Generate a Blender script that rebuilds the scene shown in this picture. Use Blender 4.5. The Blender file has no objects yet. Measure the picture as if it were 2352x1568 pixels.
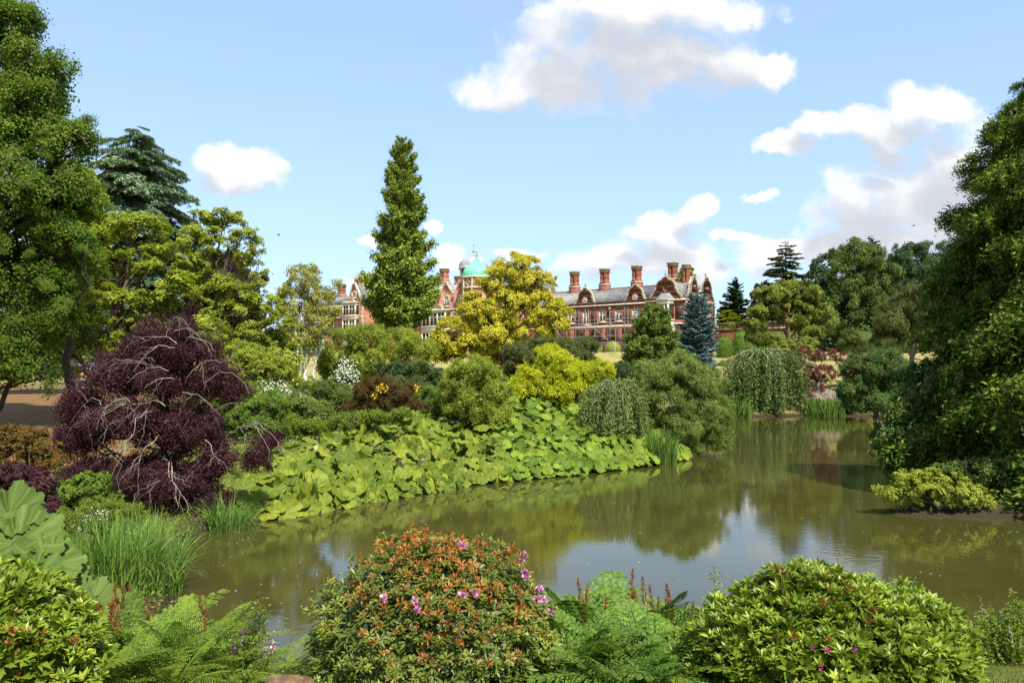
import bpy, math, random
import numpy as np
from mathutils import Matrix, Vector

S = bpy.context.scene
COL = S.collection
# ------------------------------------------------------------------ camera
F = 825.0; K = 2352 / 1024; HOR = 31.0
PITCH = math.atan(HOR / F)
CAMZ = 5.0
cam = bpy.data.cameras.new('camera'); cam.lens = F / 1024 * 36; cam.sensor_width = 36
cam.clip_start = 0.1; cam.clip_end = 8000
cam_o = bpy.data.objects.new('camera', cam); COL.objects.link(cam_o)
cam_o.location = (0, 0, CAMZ); cam_o.rotation_euler = (math.pi / 2 + PITCH, 0, 0)
S.camera = cam_o
# ------------------------------------------------------------------ render settings
S.render.engine = 'CYCLES'
S.view_settings.view_transform = 'Standard'; S.view_settings.look = 'None'
S.view_settings.exposure = 0.86; S.view_settings.gamma = 1.0
S.cycles.use_denoising = True
S.cycles.denoising_prefilter = 'ACCURATE'
S.cycles.max_bounces = 6; S.cycles.diffuse_bounces = 4; S.cycles.glossy_bounces = 3
S.cycles.transmission_bounces = 4; S.cycles.transparent_max_bounces = 4
S.cycles.sample_clamp_indirect = 6
S.cycles.use_adaptive_sampling = True; S.cycles.adaptive_threshold = 0.01
# ------------------------------------------------------------------ sun
SUN_AZ = math.atan2(0.45, -0.89); SUN_EL = math.radians(54)
sund = Vector((math.sin(SUN_AZ) * math.cos(SUN_EL), math.cos(SUN_AZ) * math.cos(SUN_EL), math.sin(SUN_EL)))
sl = bpy.data.lights.new('sun', 'SUN'); sl.energy = 4.8; sl.angle = math.radians(0.5); sl.color = (1, .93, .80)
so = bpy.data.objects.new('sun', sl); COL.objects.link(so)
so.rotation_euler = (-sund).to_track_quat('-Z', 'Y').to_euler(); so.location = (0, 0, 60)

# ------------------------------------------------------------------ world: sky with cumulus
W = bpy.data.worlds.new('World'); S.world = W; W.use_nodes = True
nt = W.node_tree
class NT:
    def __init__(s, nt): s.nt = nt; s.l = nt.links
    def n(s, t, **kw):
        o = s.nt.nodes.new(t)
        for k, v in kw.items(): setattr(o, k, v)
        return o
    def put(s, sock, v):
        if hasattr(v, 'is_output'): s.l.new(v, sock)
        else: sock.default_value = v
    def m(s, op, a, b=0.0, c=None, clamp=False):
        o = s.n('ShaderNodeMath', operation=op, use_clamp=clamp)
        s.put(o.inputs[0], a); s.put(o.inputs[1], b)
        if c is not None: s.put(o.inputs[2], c)
        return o.outputs[0]
    def v(s, op, a, b=(0, 0, 0)):
        o = s.n('ShaderNodeVectorMath', operation=op)
        s.put(o.inputs[0], a); s.put(o.inputs[1], b)
        return o.outputs['Value'] if op in ('DOT_PRODUCT', 'LENGTH') else o.outputs[0]
    def noise(s, vec, scale, detail=4.0, rough=.55, dist=0.0):
        o = s.n('ShaderNodeTexNoise'); s.put(o.inputs['Vector'], vec)
        o.inputs['Scale'].default_value = scale; o.inputs['Detail'].default_value = detail
        o.inputs['Roughness'].default_value = rough; o.inputs['Distortion'].default_value = dist
        return o
    def ss(s, x, a, b, o0=0.0, o1=1.0):
        o = s.n('ShaderNodeMapRange', interpolation_type='SMOOTHSTEP')
        s.put(o.inputs[0], x); o.inputs[1].default_value = a; o.inputs[2].default_value = b
        o.inputs[3].default_value = o0; o.inputs[4].default_value = o1
        return o.outputs[0]
    def mix(s, f, a, b):
        o = s.n('ShaderNodeMix', data_type='RGBA')
        s.put(o.inputs[0], f); s.put(o.inputs[6], a); s.put(o.inputs[7], b)
        return o.outputs[2]
    def ramp(s, f, stops):
        o = s.n('ShaderNodeValToRGB'); s.put(o.inputs[0], f)
        e = o.color_ramp.elements
        while len(e) < len(stops): e.new(.5)
        for i, (p, c) in enumerate(stops): e[i].position = p; e[i].color = (*c, 1)
        return o.outputs[0]
w = NT(nt)
bg = nt.nodes['Background']; bg.inputs['Strength'].default_value = 0.15
sky = w.n('ShaderNodeTexSky', sky_type='NISHITA', sun_disc=False, sun_elevation=SUN_EL, sun_rotation=SUN_AZ)
sky.altitude = 20; sky.air_density = 1.0; sky.dust_density = 1.0; sky.ozone_density = 1.6
tc = w.n('ShaderNodeTexCoord'); d = tc.outputs['Generated']
sx = w.n('ShaderNodeSeparateXYZ'); w.put(sx.inputs[0], d)
fy = w.m('MAXIMUM', sx.outputs[1], 0.05)
u = w.m('DIVIDE', sx.outputs[0], fy); v_ = w.m('DIVIDE', sx.outputs[2], fy)
cx = w.n('ShaderNodeCombineXYZ'); w.put(cx.inputs[0], u); w.put(cx.inputs[1], v_); uv = cx.outputs[0]
# cumulus groups: direction (as x/y, z/y) and half sizes, listed in units of a 2352 wide grid
CL = [(1400,110,230,125),(1240,185,185,60),(1560,120,210,100),(1690,140,130,56),(1150,210,90,32),(1480,10,280,70),(1780,135,40,35),
      (490,365,60,50),(575,375,85,48),(520,405,110,38),(640,362,34,22),
      (1885,275,65,42),(1800,335,80,38),(2000,268,80,42),(2120,240,95,55),(2060,292,150,46),(2200,260,60,40),
      (2060,450,180,100),(2200,410,170,130),(1960,500,120,62),(2120,535,290,52),(2040,350,60,30),(2330,430,120,120),
      (1540,515,95,40),(1620,468,44,38),(1460,540,60,24),(1690,545,40,16),
      (1420,585,110,40),(1560,575,130,36),(1350,610,80,42),(1500,605,140,34),(1610,620,90,34),(1740,605,52,38),(1035,595,50,36),(1190,585,70,20),(850,560,36,14),(830,640,55,20),(985,520,22,16),(1750,455,50,14),(1900,575,220,34)]
def field(uv):
    best = None
    for (px, py, rx, ry) in CL:
        u0 = (px / K - 512) / F; v0 = (341 + HOR - py / K) / F
        q = w.v('MULTIPLY', w.v('SUBTRACT', uv, (u0, v0, 0)), (K * F / rx, K * F / ry, 0))
        dd = w.v('DOT_PRODUCT', q, q)
        best = dd if best is None else w.m('SMOOTH_MIN', best, dd, .35)
    return w.m('SUBTRACT', 1.0, best)
ns = w.noise(uv, 9.0, 7.0, .62)
warp = w.v('MULTIPLY', w.v('SUBTRACT', ns.outputs['Color'], (.5, .5, .5)), (.085, .07, 0))
fine = w.noise(uv, 16.0, 6.0, .6)
uvw = w.v('ADD', uv, warp)
f1 = field(uvw)
f2 = field(w.v('ADD', uvw, (.012, .035, 0)))
fbm = w.m('MULTIPLY', w.m('SUBTRACT', fine.outputs['Fac'], .5), 1.9)
vo = w.n('ShaderNodeTexVoronoi', feature='SMOOTH_F1'); w.put(vo.inputs['Vector'], uvw); vo.inputs['Scale'].default_value = 26; vo.inputs['Detail'].default_value = 2.0; vo.inputs['Roughness'].default_value = .5
puff = w.m('MULTIPLY', w.m('SUBTRACT', .5, vo.outputs['Distance']), 1.1)
f1 = w.m('ADD', f1, puff)
soft = w.ss(f2, -.6, .9, .95, 1.4)
a1 = w.ss(w.m('DIVIDE', w.m('ADD', w.m('ADD', f1, fbm), .62), soft), 0.0, 1.0)
# the same kind of broken cumulus in every other direction
gn = w.noise(w.v('MULTIPLY', d, (1, 1, 2.2)), 3.2, 7.0, .58)
gmask = w.ss(gn.outputs['Fac'], .54, .63)
inside = w.m('MULTIPLY', w.ss(sx.outputs[1], .15, .35), w.m('MULTIPLY', w.ss(w.m('ABSOLUTE', u), .68, .9, 1, 0), w.ss(v_, .5, .7, 1, 0)))
alpha = w.m('ADD', w.m('MULTIPLY', a1, inside), w.m('MULTIPLY', gmask, w.m('SUBTRACT', 1.0, inside)), clamp=True)
alpha = w.m('MULTIPLY', alpha, .96)
under = w.m('MULTIPLY', w.ss(w.m('ADD', f2, w.m('ADD', w.m('MULTIPLY', fbm, .6), w.m('MULTIPLY', puff, -.5))), -.4, 1.2), inside)
ccol = w.ramp(under, [(0, (4.1, 4.1, 4.1)), (.5, (3.5, 3.52, 3.6)), (1, (2.5, 2.6, 2.8))])
skyc = w.v('MULTIPLY', w.v('POWER', sky.outputs[0], (.45, .45, .45)), (1.42, 1.74, 2.12))
w.put(bg.inputs['Color'], w.mix(alpha, skyc, ccol))

# ------------------------------------------------------------------ pixel to place
def ray(px, py):
    uu = (px / K - 512) / F; vv = (341 - py / K) / F
    return np.array([uu, math.cos(PITCH) - vv * math.sin(PITCH), math.sin(PITCH) + vv * math.cos(PITCH)])
def P(px, py, Y):
    r = ray(px, py); return np.array([0, 0, CAMZ]) + r * (Y / r[1])
def WX(px, Y): return P(px, 855, Y)[0]
def MPP(Y): return Y / (F * K)          # metres for one unit of the 2352 grid at distance Y

# ------------------------------------------------------------------ mesh helpers
def nrm(a): return a / np.maximum(np.linalg.norm(a, axis=-1, keepdims=True), 1e-9)
class Buf:
    def __init__(s): s.V = []; s.Q = []; s.T = []; s.vq = []; s.vt = []; s.NG = []; s.n = 0
    def add(s, V, Q, var=.5):
        V = np.asarray(V, float).reshape(-1, 3); Q = np.asarray(Q, int)
        s.V.append(V); s.Q.append(Q + s.n); s.vq.append(np.broadcast_to(np.asarray(var, float), (len(Q),)))
        s.n += len(V)
    def addt(s, V, T, var=.5):
        V = np.asarray(V, float).reshape(-1, 3); T = np.asarray(T, int)
        s.V.append(V); s.T.append(T + s.n); s.vt.append(np.broadcast_to(np.asarray(var, float), (len(T),)))
        s.n += len(V)
    def ngon(s, V, polys):
        s.V.append(np.asarray(V, float)); s.NG += [[i + s.n for i in p] for p in polys]; s.n += len(V)
    def box(s, x0, x1, y0, y1, z0, z1):
        V = [(x, y, z) for x in (x0, x1) for y in (y0, y1) for z in (z0, z1)]
        s.add(V, [(0,1,3,2),(4,6,7,5),(0,4,5,1),(2,3,7,6),(0,2,6,4),(1,5,7,3)])
    def extrude(s, pts, y0, y1):      # polygon in x,z pushed along y
        k = len(pts); V = [(x, y0, z) for x, z in pts] + [(x, y1, z) for x, z in pts]
        s.ngon(V, [list(range(k)), list(range(2 * k - 1, k - 1, -1))] + [[i, (i + 1) % k + k * 0, (i + 1) % k + k, i + k] for i in range(k)])
    def extrude_x(s, pts, x0, x1):    # polygon in y,z pushed along x
        k = len(pts); V = [(x0, y, z) for y, z in pts] + [(x1, y, z) for y, z in pts]
        s.ngon(V, [list(range(k)), list(range(2 * k - 1, k - 1, -1))] + [[i, (i + 1) % k, (i + 1) % k + k, i + k] for i in range(k)])
    def lathe(s, prof, c=(0, 0, 0), n=10, rot=0.0, sx=1., sy=1.):
        a = np.arange(n) * 2 * math.pi / n + rot; V = []
        for r, z in prof: V += [(c[0] + r * sx * math.cos(t), c[1] + r * sy * math.sin(t), c[2] + z) for t in a]
        Q = [(j * n + i, j * n + (i + 1) % n, (j + 1) * n + (i + 1) % n, (j + 1) * n + i) for j in range(len(prof) - 1) for i in range(n)]
        s.add(V, Q)
    def tube(s, pts, r0, r1=None, n=5, var=.5):
        pts = np.asarray(pts, float); k = len(pts); r1 = r0 if r1 is None else r1
        rr = np.linspace(r0, r1, k) if np.isscalar(r0) else np.asarray(r0)
        t = np.gradient(pts, axis=0); t = nrm(t)
        ref = np.where(np.abs(t[:, 2:3]) > .9, np.array([[1., 0, 0]]), np.array([[0, 0, 1.]]))
        a = nrm(np.cross(t, ref)); b = np.cross(t, a)
        ang = np.arange(n) * 2 * math.pi / n
        V = (pts[:, None] + rr[:, None, None] * (np.cos(ang)[None, :, None] * a[:, None] + np.sin(ang)[None, :, None] * b[:, None])).reshape(-1, 3)
        i = np.arange(n); Q = []
        for j in range(k - 1):
            Q.append(np.stack([j * n + i, j * n + (i + 1) % n, (j + 1) * n + (i + 1) % n, (j + 1) * n + i], 1))
        s.add(V, np.concatenate(Q), var)
    def leaves(s, pos, nor, t, L, Wd, var):
        nor = nrm(nor); t = nrm(t - nor * np.sum(t * nor, -1, keepdims=True)); b = np.cross(nor, t)
        L = np.broadcast_to(np.asarray(L, float), (len(pos),))[:, None]; Wd = np.broadcast_to(np.asarray(Wd, float), (len(pos),))[:, None]
        V = np.stack([pos - t * L * .5, pos + b * Wd * .5 - t * L * .08 + nor * Wd * .14, pos + t * L * .5, pos - b * Wd * .5 - t * L * .08 + nor * Wd * .14], 1)
        s.add(V, np.arange(len(pos) * 4).reshape(-1, 4), var)
    def inst(s, V, Q, R, pos, sc, var, fv=None):
        V = np.asarray(V); n = len(pos); k = len(V)
        VV = np.einsum('nij,kj->nki', R, V) * np.asarray(sc).reshape(-1, 1, 1) + pos[:, None]
        QQ = (np.asarray(Q)[None] + (np.arange(n) * k)[:, None, None]).reshape(-1, np.asarray(Q).shape[1])
        (s.add if QQ.shape[1] == 4 else s.addt)(VV, QQ, np.clip(np.repeat(np.broadcast_to(var, (n,)), len(Q)) + (0 if fv is None else np.tile(fv, n)), 0, 1))
    def mesh(s, name, mat, smooth=False):
        V = np.concatenate(s.V) if s.V else np.zeros((0, 3))
        loops, starts, var = [], [], []; c = 0
        for arrs, vs, k in ((s.Q, s.vq, 4), (s.T, s.vt, 3)):
            if arrs:
                A = np.concatenate(arrs); loops.append(A.ravel()); starts.append(c + np.arange(len(A)) * k); c += A.size; var.append(np.concatenate(vs))
        for p in s.NG: loops.append(np.array(p)); starts.append(np.array([c])); c += len(p); var.append(np.array([.5]))
        me = bpy.data.meshes.new(name)
        L = np.concatenate(loops).astype(np.int32); st = np.concatenate(starts).astype(np.int32)
        me.vertices.add(len(V)); me.vertices.foreach_set('co', V.astype(np.float32).ravel())
        me.loops.add(len(L)); me.loops.foreach_set('vertex_index', L)
        me.polygons.add(len(st)); me.polygons.foreach_set('loop_start', st)
        if smooth: me.polygons.foreach_set('use_smooth', np.ones(len(st), bool))
        at = me.attributes.new('var', 'FLOAT', 'FACE'); at.data.foreach_set('value', np.concatenate(var).astype(np.float32))
        me.update(calc_edges=True); me.validate()
        me.materials.append(mat)
        return me
def put(name, me, parent=None, loc=None, kind=None, label=None):
    o = bpy.data.objects.new(name, me); COL.objects.link(o)
    if parent: o.parent = parent
    if loc is not None: o.location = loc
    if kind: o['kind'] = kind
    if label: o['label'] = label
    return o
def thing(name, label, cat, loc, group=None, rz=0.0):
    o = bpy.data.objects.new(name, None); COL.objects.link(o)
    o.location = tuple(float(a) for a in loc); o.rotation_euler = (0, 0, rz); o.empty_display_size = .3
    o['label'] = label; o['category'] = cat
    if group: o['group'] = group
    return o
def part(name, B, mat, parent, smooth=False, kind=None, label=None):
    return put(name, B.mesh(name, mat, smooth), parent, kind=kind, label=label)
def rotm(nor, roll=None, rng=None):   # rotation matrices whose z is nor
    nor = nrm(np.asarray(nor)); n = len(nor)
    r = rng.normal(size=(n, 3)) if roll is None else roll
    t = nrm(r - nor * np.sum(r * nor, -1, keepdims=True)); b = np.cross(nor, t)
    return np.stack([t, b, nor], -1)

# ------------------------------------------------------------------ materials
def newmat(name):
    m = bpy.data.materials.new(name); m.use_nodes = True
    t = NT(m.node_tree); b = m.node_tree.nodes['Principled BSDF']; return m, t, b
def leafmat(name, c0, c1, c2, trans=.44, rough=.6, spec=.12, tint=(1.05, 1.15, .55)):
    m, t, b = newmat(name)
    at = t.n('ShaderNodeAttribute', attribute_name='var')
    oi = t.n('ShaderNodeObjectInfo')
    f = t.m('ADD', at.outputs['Fac'], t.m('MULTIPLY', t.m('SUBTRACT', oi.outputs['Random'], .5), .25), clamp=True)
    col = t.ramp(f, [(0.05, c0), (.5, c1), (.95, c2)])
    t.put(b.inputs['Base Color'], col); b.inputs['Roughness'].default_value = rough; b.inputs['Specular IOR Level'].default_value = spec
    tr = t.n('ShaderNodeBsdfTranslucent'); t.put(tr.inputs[0], t.v('MULTIPLY', col, tint))
    mx = t.n('ShaderNodeMixShader'); mx.inputs[0].default_value = trans
    t.l.new(b.outputs[0], mx.inputs[1]); t.l.new(tr.outputs[0], mx.inputs[2])
    t.l.new(mx.outputs[0], m.node_tree.nodes['Material Output'].inputs[0])
    return m
def surfmat(name, stops, scale=3.0, rough=.8, spec=.3, detail=5, bump=.0, metal=0.0, stretch=(1, 1, 1), bscale=None):
    m, t, b = newmat(name)
    tc = t.n('ShaderNodeTexCoord'); vec = t.v('MULTIPLY', tc.outputs['Object'], stretch)
    nz = t.noise(vec, scale, detail, .6)
    f = t.ss(nz.outputs['Fac'], .28, .72)
    t.put(b.inputs['Base Color'], t.ramp(f, stops)); b.inputs['Roughness'].default_value = rough
    b.inputs['Specular IOR Level'].default_value = spec; b.inputs['Metallic'].default_value = metal
    if bump:
        n2 = t.noise(vec, bscale or scale * 3, 4, .6); bp = t.n('ShaderNodeBump'); bp.inputs['Strength'].default_value = bump
        t.put(bp.inputs['Height'], n2.outputs['Fac']); t.l.new(bp.outputs[0], b.inputs['Normal'])
    return m
M = {}
GAIN = dict(maple=1.5, lime_maple=1.5, olive_maple=2.2, cedar=3.0, copper=1.4, purple=1.3, birch=1.25, bamboo=2.4, darkshrub=1.3, green=1.75, sequoia=2.25, duskgreen=1.7, willow=1.75, wbirch=1.8, pinedark=1.7, pinegold=1.3, spruceblue=2.1, conifer=1.9, redwood=1.4, oak=1.6, swamp=1.9, sumac=1.5, gold=1.5, limegold=1.15, butterbur=.95, darmera=1.0, brown=1.25, hedge=1.4, rhodo=1.3, rhodolime=1.15, fern=1.1, reed=1.2, redacer=1.2)
def LM(k, *a, **kw):
    g_ = GAIN.get(k, 1.0); a = [tuple(min(.85, q * g_) for q in c) for c in a]; M[k] = leafmat(k, *a, **kw)
LM('maple', (.045,.075,.012), (.075,.125,.018), (.13,.18,.022))
LM('lime_maple', (.08,.12,.014), (.16,.20,.018), (.28,.29,.03))
LM('olive_maple', (.078,.105,.014), (.128,.155,.018), (.2,.205,.027))
LM('cedar', (.035,.06,.035), (.065,.095,.055), (.11,.14,.085), trans=.1)
LM('copper', (.018,.010,.012), (.035,.016,.02), (.06,.028,.03), trans=.2, tint=(1.3,.7,.6))
LM('purple', (.022,.009,.014), (.045,.016,.022), (.085,.03,.036), trans=.22, rough=.4, tint=(1.5,.6,.6))
LM('redacer', (.05,.014,.012), (.12,.035,.03), (.2,.075,.06), trans=.3, tint=(1.3,.7,.6))
LM('birch', (.15,.17,.03), (.27,.27,.05), (.40,.37,.09), trans=.35)
LM('bamboo', (.06,.085,.014), (.11,.14,.02), (.2,.19,.03))
LM('darkshrub', (.018,.035,.012), (.035,.06,.02), (.065,.10,.03), trans=.15)
LM('green', (.05,.085,.014), (.09,.14,.022), (.15,.21,.03))
LM('sequoia', (.033,.052,.009), (.066,.093,.015), (.12,.148,.022), trans=.12)
LM('gold', (.19,.19,.018), (.34,.315,.03), (.48,.43,.055), trans=.35, tint=(1.05,1.0,.5))
LM('duskgreen', (.045,.055,.016), (.07,.085,.024), (.11,.12,.04))
LM('limegold', (.22,.26,.014), (.38,.41,.02), (.55,.54,.035), trans=.4)
LM('willow', (.055,.08,.018), (.092,.128,.027), (.16,.2,.05), trans=.28)
LM('wbirch', (.035,.06,.016), (.07,.10,.026), (.15,.19,.06), trans=.25)
LM('pinedark', (.025,.045,.011), (.055,.085,.016), (.10,.13,.024), trans=.12)
LM('pinegold', (.05,.075,.014), (.12,.15,.022), (.26,.27,.04), trans=.15)
LM('spruceblue', (.045,.075,.08), (.10,.15,.16), (.2,.26,.27), trans=.05)
LM('conifer', (.014,.03,.012), (.026,.05,.017), (.05,.08,.026), trans=.1)
LM('redwood', (.035,.05,.016), (.06,.08,.022), (.10,.12,.032), trans=.12)
LM('oak', (.03,.05,.012), (.055,.085,.018), (.095,.13,.026), trans=.2)
LM('goldconifer', (.16,.2,.02), (.26,.29,.025), (.36,.38,.04))
LM('swamp', (.024,.043,.007), (.045,.075,.010), (.085,.118,.016), trans=.22)
LM('sumac', (.026,.06,.016), (.055,.105,.024), (.12,.18,.036), trans=.22)
LM('dogwood', (.15,.19,.025), (.27,.31,.035), (.42,.43,.07), trans=.3)
LM('brown', (.06,.035,.015), (.10,.06,.02), (.13,.11,.03))
LM('azalea', (.08,.11,.016), (.18,.12,.03), (.36,.12,.06))
LM('rhodo', (.042,.064,.011), (.095,.125,.018), (.2,.215,.03), rough=.36, spec=.32, trans=.2)
LM('rhodolime', (.075,.115,.012), (.155,.215,.02), (.28,.34,.035), rough=.34, spec=.32, trans=.25)
LM('fern', (.06,.115,.02), (.105,.185,.03), (.18,.28,.045), trans=.35)
LM('fernlight', (.10,.16,.022), (.17,.25,.03), (.26,.34,.045), trans=.35)
LM('gunnera', (.045,.08,.016), (.085,.135,.026), (.14,.2,.045), trans=.18)
LM('butterbur', (.072,.112,.014), (.142,.19,.02), (.245,.275,.03), trans=.2, rough=.5)
LM('darmera', (.074,.128,.015), (.13,.2,.02), (.205,.275,.03), trans=.2, rough=.5)
LM('reed', (.05,.10,.018), (.09,.165,.03), (.17,.26,.05), trans=.28)
LM('herb', (.10,.15,.022), (.16,.22,.03), (.25,.3,.045), trans=.35)
LM('hedge', (.03,.055,.014), (.05,.085,.02), (.08,.12,.026), trans=.1)
LM('white', (.6,.6,.55), (.75,.75,.7), (.85,.85,.82), trans=.2, tint=(1,1,1))
LM('pink', (.5,.16,.4), (.62,.25,.52), (.8,.5,.7), trans=.2, tint=(1,1,1))
LM('magenta', (.4,.05,.22), (.5,.08,.3), (.6,.15,.4), trans=.2, tint=(1,1,1))
LM('seed', (.24,.07,.022), (.35,.11,.03), (.46,.18,.055), trans=.1, tint=(1,1,1))
LM('spore', (.10,.035,.016), (.16,.052,.02), (.24,.085,.03), trans=.1, tint=(1,1,1))
LM('yellowflower', (.6,.4,.03), (.7,.5,.05), (.8,.6,.1), trans=.2, tint=(1,1,1))
LM('drygrass', (.20,.18,.05), (.13,.16,.03), (.10,.17,.025), trans=.2)
LM('withered', (.4,.33,.2), (.5,.42,.28), (.6,.5,.36), trans=.2, tint=(1,1,1))
M['bark'] = surfmat('bark', [(0,(.06,.045,.03)),(.5,(.12,.09,.065)),(1,(.2,.165,.12))], 6, .9, bump=.4, stretch=(2,2,.5))
M['darkbark'] = surfmat('dark_bark', [(0,(.03,.022,.016)),(1,(.08,.06,.042))], 6, .9, bump=.4)
M['redbark'] = surfmat('red_bark', [(0,(.08,.04,.025)),(1,(.2,.11,.07))], 5, .9, bump=.4)
M['palebark'] = surfmat('pale_bark', [(0,(.2,.165,.135)),(1,(.40,.345,.295))], 8, .8)
M['birchbark'] = surfmat('birch_bark', [(0,(.25,.22,.18)),(.35,(.62,.59,.52)),(1,(.75,.73,.68))], 5, .7, stretch=(1,1,2.5))
M['brick'] = surfmat('red_brick', [(0,(.17,.058,.036)),(.5,(.23,.08,.05)),(1,(.31,.125,.08))], 2.2, .85, bump=.2)
M['orangebrick'] = surfmat('orange_brick', [(0,(.26,.10,.06)),(.5,(.33,.135,.085)),(1,(.41,.19,.125))], 2.2, .85, bump=.2)
M['carrstone'] = surfmat('carrstone', [(0,(.055,.025,.014)),(.5,(.085,.04,.022)),(1,(.125,.062,.034))], 4, .9, bump=.35)
M['stone'] = surfmat('cream_stone', [(0,(.36,.31,.22)),(.5,(.52,.46,.35)),(1,(.62,.56,.45))], 1.6, .8, bump=.1)
M['mossstone'] = surfmat('mossy_stone', [(0,(.16,.14,.06)),(.5,(.3,.26,.15)),(1,(.45,.4,.29))], 3, .9, bump=.3)
M['coping'] = surfmat('coping_stone', [(0,(.24,.21,.14)),(.5,(.4,.36,.27)),(1,(.52,.47,.37))], 2.5, .85, bump=.2)
M['slate'] = surfmat('slate', [(0,(.13,.135,.125)),(.5,(.2,.2,.185)),(1,(.29,.285,.255))], 1.1, .65, bump=.35, stretch=(1,.6,2.6), bscale=6)
M['lead'] = surfmat('lead', [(0,(.22,.24,.25)),(1,(.36,.38,.39))], 1.0, .55, spec=.5)
M['copperroof'] = surfmat('green_copper', [(0,(.11,.38,.27)),(1,(.18,.50,.38))], .6, .6)
M['paint'] = surfmat('white_paint', [(0,(.68,.66,.6)),(1,(.8,.79,.75))], 2, .5)
M['steel'] = surfmat('galvanised_steel', [(0,(.24,.25,.26)),(1,(.36,.37,.38))], 3, .45, spec=.5)
M['board'] = surfmat('scaffold_board', [(0,(.3,.24,.16)),(1,(.45,.37,.26))], 2, .85)
M['rock'] = surfmat('rock', [(0,(.08,.06,.045)),(.5,(.17,.13,.10)),(1,(.28,.22,.17))], 2.5, .9, bump=.6)
M['mossrock'] = surfmat('rust_moss_rock', [(0,(.06,.04,.025)),(.45,(.15,.085,.045)),(1,(.15,.15,.05))], 7, .95, bump=.7)
m, t, b = newmat('window_glass'); b.inputs['Base Color'].default_value = (.025, .03, .035, 1); b.inputs['Roughness'].default_value = .06; b.inputs['Specular IOR Level'].default_value = .6; M['glass'] = m
m, t, b = newmat('soil'); b.inputs['Base Color'].default_value = (.03, .022, .014, 1); b.inputs['Roughness'].default_value = 1; M['soil'] = m
# ------------------------------------------------------------------ terrain
POND = np.array([(-6.7,16.8),(-7.3,18.4),(-8.6,21),(-9.6,24.6),(-9.4,26.5),(-8.6,27.9),(-5.5,32),(-1.5,37.2),(3,40.5),(7.4,44.4),(11,49),(13.5,56),(17,68),(23,88),(24.5,92),(33,95),(41,94),(40,86),(32,68),(25,52),(19.5,40),(15.5,33),(13.2,29),(17.5,28.3),(26,28),(34,26),(34,18.5),(20,17.5),(11,17),(9,15.2),(6,14),(2,13.4),(-2.5,13.6),(-5.5,14.8)])
def pond_dist(x, y):
    """signed distance to the shoreline, positive on land"""
    p = np.stack([np.ravel(x), np.ravel(y)], 1).astype(float)
    best = np.full(len(p), 1e9); ins = np.zeros(len(p), bool)
    for i in range(len(POND)):
        a = POND[i]; b = POND[(i + 1) % len(POND)]; ab = b - a
        t = np.clip(((p - a) @ ab) / (ab @ ab), 0, 1)[:, None]
        best = np.minimum(best, np.linalg.norm(p - (a + t * ab), axis=1))
        c = (a[1] > p[:, 1]) != (b[1] > p[:, 1])
        ins ^= c & (p[:, 0] < (b[0] - a[0]) * (p[:, 1] - a[1]) / (b[1] - a[1] + 1e-12) + a[0])
    return np.where(ins, -best, best).reshape(np.shape(x))
def sst(x, a, b):
    t = np.clip((x - a) / (b - a), 0, 1); return t * t * (3 - 2 * t)
def ground(x, y):
    x = np.asarray(x, float); y = np.asarray(y, float); d = pond_dist(x, y)
    hill = np.interp(y, [0,25,40,50,60,85,115,139,143,5000], [.6,.8,1.4,2.0,2.6,3.6,5.3,8.1,8.2,8.2])
    left = np.interp(y, [0,20,40,60,100,150,400,5000], [.9,1.2,2.3,3.0,4.2,4.8,5.0,5.0])
    wl = sst(-x / np.maximum(y, 8), .36, .52)
    far = hill * (1 - wl) + left * wl
    far = .3 * sst(d, 0, .7) + far * sst(d, .2, 10)
    wav = .10 * np.sin(x * .7 + 1.3) * np.sin(y * .45) * sst(d, 1, 6)
    near = .45 * sst(d, 0, .9) + np.maximum(13.2 - y, 0) * .23
    wn = sst(y + np.abs(x + 1) * .18, 13.5, 17.5)
    z = near * (1 - wn) + (far + wav) * wn
    return np.where(d < 0, np.maximum(-1.2, d * .7), z)
def gz(x, y): return float(ground(np.array([x]), np.array([y]))[0])
def axis(*seg):
    out = []
    for a, b, st in seg: out += list(np.arange(a, b, st))
    return np.array(out + [seg[-1][1]])
xs = axis((-4000,-600,600),(-600,-120,40),(-120,-40,5),(-40,-14,1.2),(-14,18,.45),(18,45,.9),(45,120,5),(120,600,40),(600,4000,600))
ys = axis((-300,-20,40),(-20,8,3),(8,50,.45),(50,100,.9),(100,150,1.5),(150,400,15),(400,5000,500))
gx, gy = np.meshgrid(xs, ys); g = ground(gx, gy)
B = Buf(); nx = len(xs); i, j = np.meshgrid(np.arange(nx - 1), np.arange(len(ys) - 1)); q = (j * nx + i).ravel()
B.add(np.stack([gx.ravel(), gy.ravel(), g.ravel()], 1), np.stack([q, q + 1, q + nx + 1, q + nx], 1))
m, t, b = newmat('ground_grass')
tc = t.n('ShaderNodeTexCoord'); pos = tc.outputs['Object']
n1 = t.noise(pos, .22, 5, .6); n2 = t.noise(pos, 6.0, 4, .65); n3 = t.noise(pos, 1.1, 4, .6)
grass = t.ramp(t.ss(n2.outputs['Fac'], .3, .7), [(0, (.055,.075,.015)), (.5, (.10,.12,.024)), (1, (.17,.16,.045))])
dry = t.ramp(t.ss(n3.outputs['Fac'], .3, .7), [(0, (.22,.20,.06)), (1, (.34,.28,.11))])
sp = t.n('ShaderNodeSeparateXYZ'); t.put(sp.inputs[0], pos)
col = t.mix(t.m('MULTIPLY', t.ss(sp.outputs[1], 60, 110), t.ss(n1.outputs['Fac'], .25, .55)), grass, dry)
litter = t.ramp(t.ss(n2.outputs['Fac'], .3, .7), [(0, (.10,.05,.025)), (1, (.24,.12,.06))])
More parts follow.
